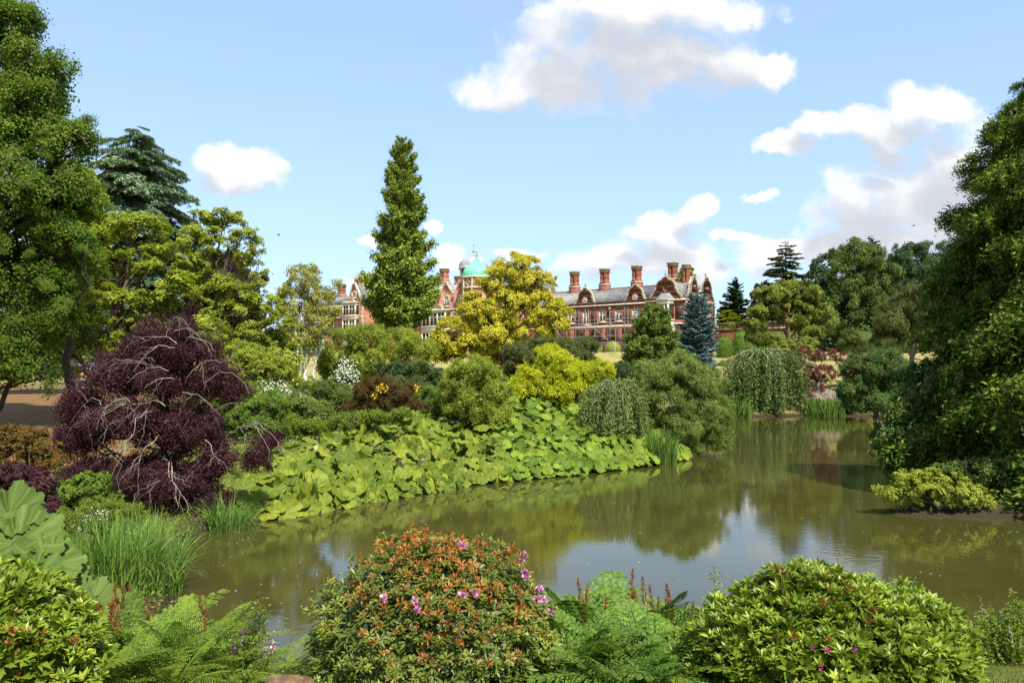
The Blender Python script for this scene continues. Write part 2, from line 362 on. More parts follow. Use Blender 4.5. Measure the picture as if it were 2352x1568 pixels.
lm = t.m('MULTIPLY', t.ss(sp.outputs[0], -16, -13, 1, 0), t.m('MULTIPLY', t.ss(sp.outputs[1], 60, 90, 1, 0), t.ss(n3.outputs['Fac'], .34, .5)))
col = t.mix(lm, col, litter)
mud = t.ss(sp.outputs[2], .12, .5, 1, 0)
col = t.mix(mud, col, (.035, .027, .016, 1))
t.put(b.inputs['Base Color'], col); b.inputs['Roughness'].default_value = .95; b.inputs['Specular IOR Level'].default_value = .15
bp = t.n('ShaderNodeBump'); bp.inputs['Strength'].default_value = .6; bp.inputs['Distance'].default_value = .1
t.put(bp.inputs['Height'], n2.outputs['Fac']); t.l.new(bp.outputs[0], b.inputs['Normal'])
put('ground', B.mesh('ground', m, True), kind='structure')
# ------------------------------------------------------------------ pond water
B = Buf(); B.add([(-14, 10, 0), (46, 10, 0), (46, 99, 0), (-14, 99, 0)], [(0, 1, 2, 3)])
m, t, b = newmat('pond_water')
b.inputs['IOR'].default_value = 1.33; b.inputs['Roughness'].default_value = .015; b.inputs['Specular IOR Level'].default_value = .68
tc = t.n('ShaderNodeTexCoord'); pos = tc.outputs['Object']
big = t.noise(pos, .35, 3, .5); t.put(b.inputs['Base Color'], t.ramp(big.outputs['Fac'], [(.3, (.042,.040,.010)), (.7, (.056,.052,.014))]))
a = t.noise(t.v('MULTIPLY', pos, (1, 1.6, 1)), 2.6, 3, .5); f = t.noise(t.v('MULTIPLY', pos, (1, 2.2, 1)), 7.5, 2, .5)
calm = t.noise(pos, .16, 2, .5)
amp = t.ss(calm.outputs['Fac'], .38, .62, .25, 1.0)
def ring(cx, cy, rad, wl):
    rv = t.v('SUBTRACT', pos, (cx, cy, 0)); r = t.v('LENGTH', rv)
    s_ = t.m('SINE', t.m('MULTIPLY', r, 2 * math.pi / wl))
    return t.m('MULTIPLY', s_, t.m('MULTIPLY', t.ss(r, rad * .45, rad * .8), t.ss(r, rad * .8, rad * 1.25, 1, 0)))
rings = t.m('ADD', ring(16.5, 25.0, 5.0, .42), t.m('MULTIPLY', ring(13.2, 23.0, 3.0, .5), .6))
h = t.m('ADD', t.m('MULTIPLY', t.m('ADD', a.outputs['Fac'], t.m('MULTIPLY', f.outputs['Fac'], .35)), amp), t.m('MULTIPLY', rings, .28))
bp = t.n('ShaderNodeBump'); bp.inputs['Strength'].default_value = .15; bp.inputs['Distance'].default_value = .018
t.put(bp.inputs['Height'], h); t.l.new(bp.outputs[0], b.inputs['Normal'])
put('pond_water', B.mesh('pond_water', m), kind='structure')

# ------------------------------------------------------------------ plant builders
UP = np.array([0, 0, 1.])
def unit(rng, n): return nrm(rng.normal(size=(n, 3)))
def vnoise(p, s, ph=0.0):
    x, y, z = (p * s).T
    return (np.sin(x * 1.7 + y * .9 + ph) + np.sin(y * 2.1 - z * 1.3 + ph * 2.1) + np.sin(z * 1.9 + x * 1.1 + ph * .7) + .6 * np.sin((x + z) * 3.7 + ph)) / 3.6
def clumps(B, c, n, rc, mm, L, Wd, rng, flat=.35, upw=.5, droop=.2, rnd=.55, sv=.35, hang=0.0, along=None, bias=None):
    N = len(c)
    if N == 0: return
    rc = np.broadcast_to(np.asarray(rc, float), (N,)); idx = np.repeat(np.arange(N), mm)
    g = rng.normal(size=(N * mm, 3)); nn = n[idx]
    gn = np.sum(g * nn, 1, keepdims=True); gt = g - nn * gn; g2 = gt + nn * gn * flat
    r = rc[idx][:, None]
    pos = c[idx] + g2 * r * .52 - nn * np.sum(gt * gt, 1, keepdims=True) * r * .08
    if hang: pos[:, 2] -= hang * np.abs(rng.normal(size=N * mm)) * r[:, 0]
    nor = nn * .7 + UP * upw + rng.normal(size=(N * mm, 3)) * rnd
    tt = nrm(gt) * .6 + rng.normal(size=(N * mm, 3)) * .6 - UP * droop
    if along is not None: tt = along[idx] * 1.0 + rng.normal(size=(N * mm, 3)) * .45 - UP * droop
    cv = rng.random(N) if bias is None else np.clip(bias + (rng.random(N) - .5) * .5, 0, 1)
    var = np.clip(cv[idx] * (1 - sv) + rng.random(N * mm) * sv, 0, 1)
    s = rng.uniform(.7, 1.25, N * mm)
    B.leaves(pos, nor, tt, L * s, Wd * s, var)
def px_lobes(lobes, D, origin):
    k = MPP(D); out = []
    for lb in lobes:
        px, py, rx, ry = lb[:4]; dy = lb[4] if len(lb) > 4 else 0.0
        c = P(px, py, D + dy) - origin; out.append((c, np.array([rx * k, min(rx, ry * 1.6) * k if len(lb) < 6 else lb[5], ry * k])))
    return out
def lobe_points(lobes, counts, rng, shell=.2, rmin=.35, cull=.72):
    C, N = [], []
    for (c, R), n in zip(lobes, counts):
        v = unit(rng, n); r = np.clip(1.02 - np.abs(rng.normal(size=n)) * shell, rmin, 1.05)
        p = c + v * R * r[:, None]; keep = np.ones(n, bool)
        for (c2, R2) in lobes:
            if c2 is not c: keep &= np.sum(((p - c2) / R2) ** 2, 1) > cull ** 2
        C.append(p[keep]); N.append(nrm(v / R)[keep])
    return np.concatenate(C), np.concatenate(N)
def wiggle(a, b, rng, n=6, amp=.06, sag=0.0):
    t = np.linspace(0, 1, n)[:, None]; L = np.linalg.norm(b - a)
    p = a + (b - a) * t + rng.normal(size=(n, 3)) * L * amp * np.sin(t * math.pi)
    p[:, 2] += sag * L * np.sin(t[:, 0] * math.pi); return p
def limbs(B, lobes, tr, rng, base=np.zeros(3), nsub=5, topfrac=.75, stems=1, spread=1.0):
    cs = np.array([c for c, R in lobes]); top = cs[np.argmax(cs[:, 2])]
    mid = np.array([cs[:, 0].mean() * .6, cs[:, 1].mean(), 0])
    for s in range(stems):
        off = np.array([rng.normal() * .25, rng.normal() * .2, 0]) * (stems > 1) * spread
        trunk = wiggle(base + off - UP * .15, np.array([mid[0] * .7 + top[0] * .3, mid[1], cs[:, 2].min() * (1 - topfrac) + top[2] * topfrac]) + off * 2, rng, 9, .03)
        B.tube(trunk, tr, tr * .25, 7)
        for k, (c, R) in enumerate(lobes):
            if k % stems != s: continue
            f = np.clip((c[2] * .55) / max(trunk[-1][2], .1), .12, .95); st = trunk[int(f * 8)]
            lm = wiggle(st, c, rng, 7, .06, .06); B.tube(lm, tr * .42, tr * .14, 5)
            for q in range(nsub):
                e = c + unit(rng, 1)[0] * R * .88; B.tube(wiggle(lm[rng.integers(3, 7)], e, rng, 5, .08), tr * .14, tr * .03, 4)
def two_mat(name, Bl, Bt, mat, bark):
    """one mesh with leaf faces first and twig faces after them"""
    nl = sum(len(q) for q in Bl.Q)
    for V, Q, v in zip(Bt.V, Bt.Q, Bt.vq): pass
    off = Bl.n; Bl.V += Bt.V; Bl.Q += [q + off for q in Bt.Q]; Bl.vq += Bt.vq; Bl.n += Bt.n
    me = Bl.mesh(name, M[mat]); me.materials.append(M[bark])
    mi = np.zeros(len(me.polygons), np.int32); mi[nl:] = 1; me.polygons.foreach_set('material_index', mi); me.update(); return me
def bough_mesh(mat, bark, m, L, Wd, flat, upw, droop, rnd, hang, rng, nsub=20):
    """a leafy spray of radius 1 with z along the growth direction"""
    B = Buf(); T_ = Buf(); v = unit(rng, nsub); v[:, 2] = np.abs(v[:, 2]); r = rng.uniform(.35, 1.0, nsub) ** .7
    c = v * r[:, None]; c[:, 2] = c[:, 2] * max(flat, .12) * 1.2 - .1; c += rng.normal(size=c.shape) * np.array([.1, .1, .1 if flat > .3 else .05])
    n_ = nrm(v * np.array([1, 1, .7]) + UP * .4)
    if hang: c[:, 2] -= hang * .25 * (c[:, 0] ** 2 + c[:, 1] ** 2)
    clumps(B, c, n_, rng.uniform(.3, .5, nsub), max(6, int(m / nsub)), L, Wd, rng, min(1., flat + .25), upw, droop, rnd, sv=.5, hang=hang)
    hub = np.array([0, 0, -.55])
    for q in c: T_.tube(wiggle(hub, q, rng, 4, .05), .022, .006, 3)
    return two_mat('bough', B, T_, mat, bark)
def tree(name, label, cat, D, bx, lobes, mat, bark='bark', L=.25, Wd=.12, dens=2.0, rc=.5, mm=26, flat=.35, upw=.5, droop=.2,
         gap=.0, tr=.25, stems=1, group=None, seed=1, nsub=5, topfrac=.75, shell=.2, hang=0., rnd=.55, base_y=0.0, bias=None, cull=.72, trunk_name='trunk', N=200, cover=2.3, upmix=.35, fine=.66, spread=1.0):
    rng = np.random.default_rng(seed); Y = D + base_y; X = WX(bx, Y); o = np.array([X, Y, gz(X, Y)])
    T = thing(name, label, cat, o, group)
    lw = px_lobes(lobes, D, o); L *= fine; Wd *= fine
    ar = np.array([math.pi * (R[0] * R[2] + R[0] * R[1] * .5 + R[1] * R[2] * .5) for c, R in lw])
    N = int(np.clip(ar.sum() * .5 / (D / F) ** 2 / 22, 40, N)); rb = math.sqrt(dens * .72 * ar.sum() / (math.pi * N)); rb = min(rb, float(np.percentile([R.min() for c, R in lw], 45)) * 1.1)
    cn = np.maximum(3, (N * 1.25 * ar / ar.sum())).astype(int)
    c, n = lobe_points(lw, cn, rng, shell * .8, .4, cull=cull)
    c2, n2 = lobe_points(lw, np.maximum(1, cn // 6), rng, .02, .9, 1.0); c2 = c2 + n2 * rng.uniform(.0, .6, (len(c2), 1)) * rb
    sc = rb * np.concatenate([rng.uniform(.6, 1.4, len(c)), rng.uniform(.35, .7, len(c2))]); c = np.concatenate([c, c2]); n = np.concatenate([n, n2])
    k = c[:, 2] > .1
    if gap: k &= (vnoise(c, .9 / rb, seed) > -1 + gap * 1.1) | (c[:, 2] > c[:, 2].max() * .93)
    c, n, sc = c[k], n[k], sc[k]
    if len(c) > 295: q = rng.permutation(len(c))[:295]; c, n, sc = c[q], n[q], sc[q]
    m = int(np.clip(cover * math.pi * rb * rb / (L * Wd * .5), 160, 2000))
    ms = [bough_mesh(mat, bark, m, L / rb, Wd / rb, flat, upw, droop, rnd, hang, rng, 14 if m < 400 else 22) for _ in range(4)]
    R = rotm(nrm(n * (1 - upmix) + UP * upmix + rng.normal(size=n.shape) * .32), rng=rng)
    for i in range(len(c)): place('bough', ms[rng.integers(4)], T, c[i] - n[i] * sc[i] * .25, R[i], sc[i])
    Bt = Buf(); limbs(Bt, lw, tr, rng, nsub=nsub, topfrac=topfrac, stems=stems, spread=spread); part(trunk_name, Bt, M[bark], T, True)
    return T, o, lw
def branch_mesh(mat, bark, kind, rng, ntw, nlf, L, Wd, tw, droop, lift, width=.4):
    """a branch of length 1 along x with side twigs; kind: flat spray, tufts or plume"""
    B = Buf(); T_ = Buf(); s = np.linspace(0, 1, 9); sp = np.stack([s, .03 * np.sin(s * 5 + rng.random() * 6), lift * s ** 2 - droop * s ** 1.5 * .5], 1); T_.tube(sp, .022, .004, 4)
    P_, N_, A_ = [], [], []
    for i in range(ntw):
        f = .12 + .88 * (i + rng.random() * .6) / ntw; b = np.array([np.interp(f, s, sp[:, j]) for j in range(3)]); sd = 1 if i % 2 else -1
        ln = tw * (math.sin(min(1, f / .35) * math.pi / 2)) * (1.12 - f * .8) * rng.uniform(.6, 1.2); a = rng.uniform(.6, 1.15)
        d_ = np.array([math.cos(a), sd * math.sin(a), rng.normal() * .12]);
        if kind == 'tuft': d_ = nrm((d_ * .8 + np.array([.1, 0, .75]) + rng.normal(size=3) * .35)[None])[0]
        if kind == 'plume': d_ = nrm((d_ + rng.normal(size=3) * .3)[None])[0]
        g = rng.random(nlf) ** .8; p = b + d_ * ln * g[:, None]; p[:, 2] -= droop * ln * g ** 2 * (1.2 if kind != 'tuft' else 0)
        T_.tube([b, b + d_ * ln * .9 - UP * droop * ln * .7 * (kind != 'tuft')], .007, .002, 3)
        if kind == 'tuft':
            p += rng.normal(size=p.shape) * .07 * (.4 + g[:, None]); N_.append(rng.normal(size=p.shape) * .8 + d_ * .6 + UP * .4); A_.append(d_ + rng.normal(size=p.shape) * .7)
        else:
            p += rng.normal(size=p.shape) * np.array([.02, .02, .012 if kind == 'flat' else .03]); N_.append(rng.normal(size=p.shape) * (.35 if kind == 'flat' else .6) + UP); A_.append(d_ * .7 + rng.normal(size=p.shape) * .55 + np.array([.3, 0, 0]) - UP * droop * .6)
        P_.append(p)
    P_ = np.concatenate(P_); n = len(P_); z = rng.uniform(.7, 1.3, n); B.leaves(P_, np.concatenate(N_), np.concatenate(A_), L * z, Wd * z, np.clip(.35 + .35 * P_[:, 0] + rng.normal(size=n) * .2, 0, 1) if kind != 'flat' else np.clip(rng.normal(.5, .25, n), 0, 1))
    return two_mat('branch', B, T_, mat, bark)
def conifer(name, label, D, bx, top_py, prof, mat, bark='darkbark', nb=160, kind='flat', ntw=22, nlf=22, L=.3, Wd=.1, tw=.38, slope=(.35, -.35), droop=.12, lift=.0,
            tr=.35, seed=1, group=None, cat='tree', zmin=.0, thick=1.0, jit=(.62, 1.15), bottom=None):
    """prof: list of (py, half width) on the 2352 grid; branches in tiers round one trunk; L, Wd in metres at the widest tier"""
    rng = np.random.default_rng(seed); X = WX(bx, D); o = np.array([X, D, gz(X, D)]); T = thing(name, label, cat, o, group)
    k = MPP(D); zt = P(bx, top_py, D)[2] - o[2]
    pz = np.array([P(bx, p[0], D)[2] - o[2] for p in prof])[::-1]; pw = np.array([p[1] * k for p in prof])[::-1]; zb = max(pz[0], .1) + zmin; wm = np.median(pw)
    Bt = Buf(); trunk = np.array([[0, 0, z] for z in np.linspace(-.2, zt * .99, 12)]); trunk[1:-1, :2] += rng.normal(size=(10, 2)) * tr * .15; Bt.tube(trunk, np.linspace(tr, tr * .06, 12), n=8); part('trunk', Bt, M[bark], T, True)
    ms = [branch_mesh(mat, bark, kind, rng, ntw, nlf, L / wm, Wd / wm, tw, droop, lift) for _ in range(4)]
    for i in range(nb):
        f = 1 - ((i + rng.random()) / nb) ** .8; z = zb + (zt - zb) * f; ln = max(.25, np.interp(z, pz, pw) * rng.uniform(*jit)); az = i * 2.39996 + rng.normal() * .3; sl = slope[1] + (slope[0] - slope[1]) * f + rng.normal() * .08
        x = nrm(np.array([[math.cos(az), math.sin(az), sl]]))[0]; y = np.array([-math.sin(az), math.cos(az), 0]); z_ = np.cross(x, y)
        wd = ln * thick * (1 + .9 * max(0, (wm * .7 - ln) / wm)); ob = place('branch', ms[rng.integers(4)], T, np.array([0, 0, z]), np.stack([x * ln, y * wd, z_ * wd], 1), 1.0)
    return T, o
def weeping(name, label, D, bx, px_l, px_r, top_py, bot_py, mat, bark, seed, nl=16, ns=420, L=.14, Wd=.07, step=.16, tr=.2, group=None, sway=.08, base_y=0., twigs=True):
    rng = np.random.default_rng(seed); X = WX(bx, D); o = np.array([X, D, gz(X, D)]); T = thing(name, label, 'tree', o, group); k = MPP(D)
    zt = P(bx, top_py, D)[2] - o[2]; zb = P(bx, bot_py, D)[2] - o[2]; RL = (bx - px_l) * k; RR = (px_r - bx) * k
    Bt = Buf(); Bl = Buf(); head = np.array([0, 0, zt * .86]); Bt.tube(wiggle(np.array([0, 0, -.2]), head, rng, 8, .03), tr, tr * .5, 7)
    def rad(az): return (RR if math.cos(az) > 0 else RL) * (abs(math.cos(az)) * 1.0 + (1 - abs(math.cos(az))) * .8)
    pos, tan = [], []
    lm = []
    for i in range(nl):
        az = i * 2.39996 + rng.normal() * .2; r = rad(az) * rng.uniform(.5, 1.05); s = np.linspace(0, 1, 8)
        pts = head + np.stack([np.cos(az) * r * s, np.sin(az) * r * s, zt * (.15 * np.sin(s * 2.2) * rng.uniform(.1, 1.1) - .42 * s ** 2 * rng.uniform(.4, 1.4))], 1) + rng.normal(size=(8, 3)) * .05 * r * s[:, None]
        Bt.tube(pts, tr * .35, .015, 5); lm.append((pts, az, r))
    for i in range(ns):
        pts, az, r = lm[rng.integers(len(lm))]; f = rng.random() ** .6 * 6.99; a = int(f); st = pts[a] + (pts[a + 1] - pts[a]) * (f - a) + rng.normal(size=3) * np.array([.13, .13, .03]) * r
        rr = math.hypot(st[0], st[1]); end = zb + abs(rng.normal()) * .34 * (st[2] - zb) * (1.6 - min(1, rr / r)) ; ln = max(.3, st[2] - end)
        n = max(3, int(ln / step)); s = np.linspace(0, 1, n); dr = np.array([st[0], st[1], 0]) / max(rr, .1)
        sw = dr * sway * ln + rng.normal(size=3) * np.array([.05, .05, 0]) * ln
        p = st + sw * np.sin(s * 1.5)[:, None]; p[:, 2] -= s * ln
        if twigs and i % 9 == 0: Bt.tube(p[[0, n // 2, n - 1]], .012, .005, 3)
        q = np.repeat(p, 4, 0) + rng.normal(size=(n * 4, 3)) * .10 * (D / 60); pos.append(q); tan.append(np.repeat(np.gradient(p, axis=0), 4, 0))
    pos = np.concatenate(pos); tan = nrm(np.concatenate(tan)) + rng.normal(size=pos.shape) * .35
    out = pos.copy(); out[:, 2] = 0
    s = rng.uniform(.7, 1.3, len(pos)); Bl.leaves(pos, nrm(out) * .8 + rng.normal(size=pos.shape) * .7 + UP * .3, tan, L * s, Wd * s, np.clip(rng.normal(.5, .25, len(pos)), 0, 1))
    part('crown', Bl, M[mat], T); part('trunk', Bt, M[bark], T, True); return T, o
def reeds(name, label, D, bx, halfw, top_py, n, mat='reed', wd=.03, seed=1, depth=None, bend=.5, group=None, cat='reeds', Y=None):
    rng = np.random.default_rng(seed); X = WX(bx, D); o = np.array([X, D, max(gz(X, D), 0.0)]); k = MPP(D); T = thing(name, label, cat, o, group)
    H = P(bx, top_py, D)[2] - o[2]; hw = halfw * k; dp = depth or hw * .7; B = Buf()
    a = rng.random(n) * 2 * math.pi; r = np.sqrt(rng.random(n)); bxy = np.stack([np.cos(a) * r * hw * .85, np.sin(a) * r * dp], 1)
    gb = ground(bxy[:, 0] + X, bxy[:, 1] + D); gb = np.maximum(gb, -.15) - o[2]
    h = H * rng.uniform(.55, 1.08, n); dirv = nrm(np.stack([bxy[:, 0] / hw + rng.normal(size=n) * .5, bxy[:, 1] / dp + rng.normal(size=n) * .5, np.zeros(n)], 1)); bn = rng.uniform(.08, 1, n) ** 1.5 * bend
    s = np.linspace(0, 1, 6); sidev = np.cross(dirv, UP); tw = rng.normal(size=n) * .8; sidev = sidev * np.cos(tw)[:, None] + dirv * np.sin(tw)[:, None]
    hook = (rng.random(n) < .22) * .5
    cx = np.concatenate([bxy, gb[:, None]], 1)[:, None] + dirv[:, None] * (bn * h)[:, None, None] * (s ** 2)[None, :, None]
    cx[:, :, 2] += h[:, None] * (s[None] - (bn[:, None] * .45 + hook[:, None]) * s[None] ** 3)
    ww = (wd * rng.uniform(.7, 1.3, n))[:, None] * np.array([.7, 1, 1, .85, .55, .05])[None]
    V = np.stack([cx - sidev[:, None] * ww[..., None] * .5, cx + sidev[:, None] * ww[..., None] * .5], 2).reshape(-1, 3)
    base = np.arange(n)[:, None] * 12 + np.arange(5)[None] * 2; Q = np.stack([base, base + 1, base + 3, base + 2], -1).reshape(-1, 4)
    B.add(V, Q, np.repeat(np.clip(rng.normal(.5, .28, n), 0, 1), 5)); part('blades', B, M[mat], T, kind='stuff'); return T, o
def disc_leaf(R=1., na=24, nlob=7, lob=.1, notch=.35, cup=.12, fold=.05, veins=9, teeth=0.0, stalk=.9, seed=0, nr=3, sw=.02, wrk=0.):
    rng = np.random.default_rng(seed); th = np.linspace(-math.pi, math.pi, na, endpoint=False); ph = rng.random() * 6
    r = R * (1 - lob * .5 + lob * np.abs(np.cos(nlob * th / 2)) + .06 * np.sin(2 * th + ph) + teeth * rng.uniform(-1, 1, na))
    r *= 1 - notch * np.exp(-((np.abs(th) - math.pi) / .28) ** 2)
    V = [(0, 0, 0)]; Q = []; T = []
    for k in range(1, nr + 1):
        f = k / nr; rr = r * f
        z = cup * R * f ** 2 * (1 if cup < 0 else 1) + fold * R * f * np.cos(veins * th) + .05 * R * f * np.sin(2 * th + ph * 2) + rng.normal(size=na) * .02 * R * f
        z = z + wrk * R * f * np.sin(th * 31 + f * 9); V += list(zip(rr * np.cos(th), rr * np.sin(th), z))
    for i in range(na):
        j = (i + 1) % na
        if True: T.append((0, 1 + i, 1 + j))
        for k in range(nr - 1): Q.append((1 + k * na + i, 1 + (k + 1) * na + i, 1 + (k + 1) * na + j, 1 + k * na + j))
    V = np.array(V); Q = np.array(Q); T = np.array(T); tm = th[np.arange(na)] + math.pi / na; vp = .16 * np.cos(veins * tm) * np.sign(veins); fq = np.concatenate([[vp[i] + .1 * (k + 1) / nr - .08 for k in range(nr - 1)] for i in range(na)]) if nr > 1 else np.zeros(0); disc_leaf.fv = (fq + rng.normal(size=len(fq)) * .04, vp); return V, Q, T
def disc_mesh(name, mat, stalk=.9, sw=.02, **kw):
    vb = kw.pop('vb', .5); V, Q, T = disc_leaf(**kw); fq, ft = disc_leaf.fv; B = Buf(); B.add(V, Q, np.clip(vb + fq, 0, 1)); B.addt(V, T, np.clip(vb + ft, 0, 1))
    if stalk: B.tube([(0, 0, -.005), (-.05, 0, -stalk * .5), (-.1, 0, -stalk)], sw, sw * 1.3, 5, .9)
    return B.mesh(name, mat)
def mtx(pos, R, sc): 
    m = Matrix(np.vstack([np.hstack([np.asarray(R) * sc, np.asarray(pos).reshape(3, 1)]), [0, 0, 0, 1]]).tolist()); return m
def place(name, me, parent, pos, R, sc, kind=None):
    o = put(name, me, parent, kind=kind); o.matrix_basis = mtx(pos, R, sc); return o
# ---- whorl of long leaves (rhododendron shoot)
def whorl(n, L, Wd, el, rng, up=.0):
    V, Q = [], []
    for i in range(n):
        az = i * 2 * math.pi / n + rng.normal() * .25; e = el + rng.normal() * .22; l = L * rng.uniform(.75, 1.15); w_ = Wd * rng.uniform(.8, 1.2)
        d = np.array([math.cos(az) * math.cos(e), math.sin(az) * math.cos(e), math.sin(e)]); s = np.array([-math.sin(az), math.cos(az), 0]); nn = np.cross(d, s)
        if nn[2] < 0: nn = -nn
        b = d * L * .12; k = len(V)
        V += [b, b + d * l * .5 + s * w_ * .5 + nn * w_ * .22, b + d * l - nn * l * .10, b + d * l * .5 - s * w_ * .5 + nn * w_ * .22, b + d * l * .5 + nn * .0]
        Q += [(k, k + 1, k + 2, k + 4), (k, k + 4, k + 2, k + 3)]
    return np.array(V), np.array(Q)
def burst(n, L, Wd, rng, spread=1.0):      # seed head or flower truss: narrow blades in a half ball
    V, Q = [], []
    for i in range(n):
        d = nrm((rng.normal(size=3) * spread + np.array([0, 0, .9]))[None])[0]; s = nrm(np.cross(d, rng.normal(size=3))[None])[0]; l = L * rng.uniform(.7, 1.15); k = len(V)
        V += [d * l * .15, d * l * .65 + s * Wd * .5, d * l, d * l * .65 - s * Wd * .5]; Q += [(k, k + 1, k + 2, k + 3)]
    return np.array(V), np.array(Q)
def qmesh(name, V, Q, mat, var=.5, vj=None):
    B = Buf(); B.add(V, Q, var if vj is None else np.clip(var + (np.random.default_rng(3).random(len(Q)) - .5) * vj, 0, 1)); return B.mesh(name, mat)
def rosette_shrub(name, label, D, bx, lobes, mat, leaf, n_total, n_obj, seed, el=.35, heads=0, flowers=(), head_mat='seed', upmix=.7, head_top=True, head_scale=1.0, nl=9, fmat='pink', group=None):
    rng = np.random.default_rng(seed); X = WX(bx, D); o = np.array([X, D, gz(X, D)]); T = thing(name, label, 'shrub', o, group)
    lw = px_lobes(lobes, D, o); vol = np.array([R[0] * R[2] for c, R in lw]); cn = (n_total * 1.6 * vol / vol.sum()).astype(int)
    c, n = lobe_points(lw, cn, rng, .09, .6, .93); k = (c[:, 2] > -.1); c, n = c[k], n[k]
    c = c + n * (.16 * vnoise(c, 3.2, seed) + .07 * vnoise(c, 8.0, seed + 1))[:, None] * (D / 11); dirn = nrm(n * (1 - upmix) + UP * upmix + rng.normal(size=n.shape) * .22); R = rotm(dirn, rng=rng); sc = rng.uniform(.75, 1.25, len(c))
    var = np.clip(.5 + .25 * vnoise(c, 2.5, seed) + rng.normal(size=len(c)) * .17, 0, 1)
    view = nrm(np.array([0, 0, CAMZ]) - (c + o)); face = np.sum(view * n, 1); order = np.argsort(-(face + rng.random(len(c)) * .25 + .12 * (c[:, 2] / c[:, 2].max())))
    vs = [whorl(nl, leaf[0], leaf[1], el + rng.normal() * .12, rng) for _ in range(4)]
    mes = [[qmesh('leaf_whorl', V, Q, M[mat], vv, .3) for vv in (.2, .5, .8)] for V, Q in vs]
    big = order[:n_obj]
    for i in big: place('leaf_whorl', mes[i % 4][min(2, int(var[i] * 3))], T, c[i], R[i], sc[i])
    rest = order[n_obj:]; B = Buf()
    for k in range(4):
        s = rest[rest % 4 == k]
        if len(s): B.inst(vs[k][0], vs[k][1], R[s], c[s], sc[s], var[s])
    # inner leaves
    c2, n2 = lobe_points(lw, (cn * .9).astype(int), rng, .05, .5, .8); c2 = c2 - n2 * rng.uniform(.08, .3, (len(c2), 1)); s2 = rng.uniform(1.0, 1.7, len(c2))
    k = c2[:, 2] > 0; B.inst(vs[0][0], vs[0][1], rotm(nrm(n2 + UP * .5), rng=rng)[k], c2[k], s2[k], .3)
    part('foliage', B, M[mat], T, kind='stuff')
    Bs = Buf()
    for k in range(26):
        e = c[rng.integers(len(c))] * .93; Bs.tube(wiggle(np.array([e[0] * .3, e[1] * .3, -.1]), e, rng, 6, .06, .08), .03, .008, 5)
    part('stem', Bs, M['bark'], T, True)
    hd = [qmesh('seed_head', *burst(16, .10 * head_scale, .022 * head_scale, rng), M[head_mat], vv, .5) for vv in (.3, .6, .85)]
    if heads:
        sc_ = face * .9 + (rng.random(len(c)) * 1.1) + (c[:, 2] / c[:, 2].max() * (1.7 if head_top else 0)); ho = np.argsort(-sc_)[:heads]
        for i in ho: place('seed_head', hd[rng.integers(3)], T, c[i] + dirn[i] * .03, R[i], rng.uniform(.65, 1.25))
    if len(flowers):
        fm = [qmesh('flower', *burst(22, .065, .035, rng, .9), M[fmat], vv, .6) for vv in (.4, .7)]
        for (fx, fy) in flowers:
            dcam = np.array([0, 0, CAMZ]); rr = ray(fx, fy); best = None
            pr = (c + o - dcam); t_ = np.sum(pr * nrm(rr[None]), 1); dist = np.linalg.norm(pr - t_[:, None] * nrm(rr[None]), axis=1) + .15 * (t_ - t_.min())
            i = int(np.argmin(dist)); place('flower', fm[rng.integers(2)], T, c[i] + view[i] * .05, rotm(nrm((dirn[i] + view[i])[None]), rng=rng)[0], rng.uniform(.8, 1.3) * (.7 if fmat == 'magenta' else 1))
    return T, o, c, n
# ---- fern fronds
def frond(L, rng, np_=15, pl=.3, arch=.5, leafl=7, wid=.026, taper=.9):
    V, Q = [], []; s = np.linspace(0, 1, 14); spine = np.stack([s * 0, L * s * (1 - .12 * s), L * arch * (s ** 2)], 1)
    def at(f): return np.array([np.interp(f, s, spine[:, j]) for j in range(3)])
    B = Buf(); B.tube(spine, .008 * L, .002, 3, .7)
    for i in range(np_):
        f = .2 + .8 * (i + .5) / np_; p = at(f); tg = nrm((at(min(1, f + .03)) - at(f - .03))[None])[0]
        ll = pl * L * (math.sin(min(1, (f - .12) / .45) * math.pi / 2)) * (1 - ((f - .2) / .82) ** 2.2 * taper)
        up = -np.cross(np.array([1, 0, 0]), tg)
        for sd in (-1, 1):
            d = nrm((np.array([sd, 0, 0]) * .9 + tg * .42 - up * .15 + rng.normal(size=3) * .05)[None])[0]; n_l = leafl
            pos, nor, tt = [], [], []
            for k in range(n_l):
                g = (k + .6) / n_l; b = p + d * ll * g
                for s2 in (-1, 1):
                    dd = nrm((tg * s2 * .9 + d * .45)[None])[0]; lw_ = wid * L * 2.0 * (1 - g * .55)
                    pos.append(b + dd * lw_ * .5); nor.append(up + rng.normal(size=3) * .12); tt.append(dd)
            pos.append(p + d * ll); nor.append(up); tt.append(d)
            B.leaves(np.array(pos), np.array(nor), np.array(tt), wid * L * 2.1 * np.array([1 - (k // 2 + .6) / n_l * .5 for k in range(2 * n_l)] + [1]), wid * L * .95, .5 + .25 * rng.normal(size=len(pos)))
    return B
FR = {}
def fronds(key, mat, **kw):
    r = np.random.default_rng(11); FR[key] = [frond(1.0, r, **{**kw, 'arch': kw.get('arch', .5) * f}).mesh('frond', M[mat]) for f in (.4, .8, 1.2, 1.7)]
fronds('royal', 'fern', np_=11, pl=.36, arch=.55, leafl=8, wid=.032)
fronds('lady', 'fernlight', np_=22, pl=.2, arch=.7, leafl=7, wid=.014)
fronds('pale', 'fernlight', np_=11, pl=.36, arch=.5, leafl=8, wid=.032)
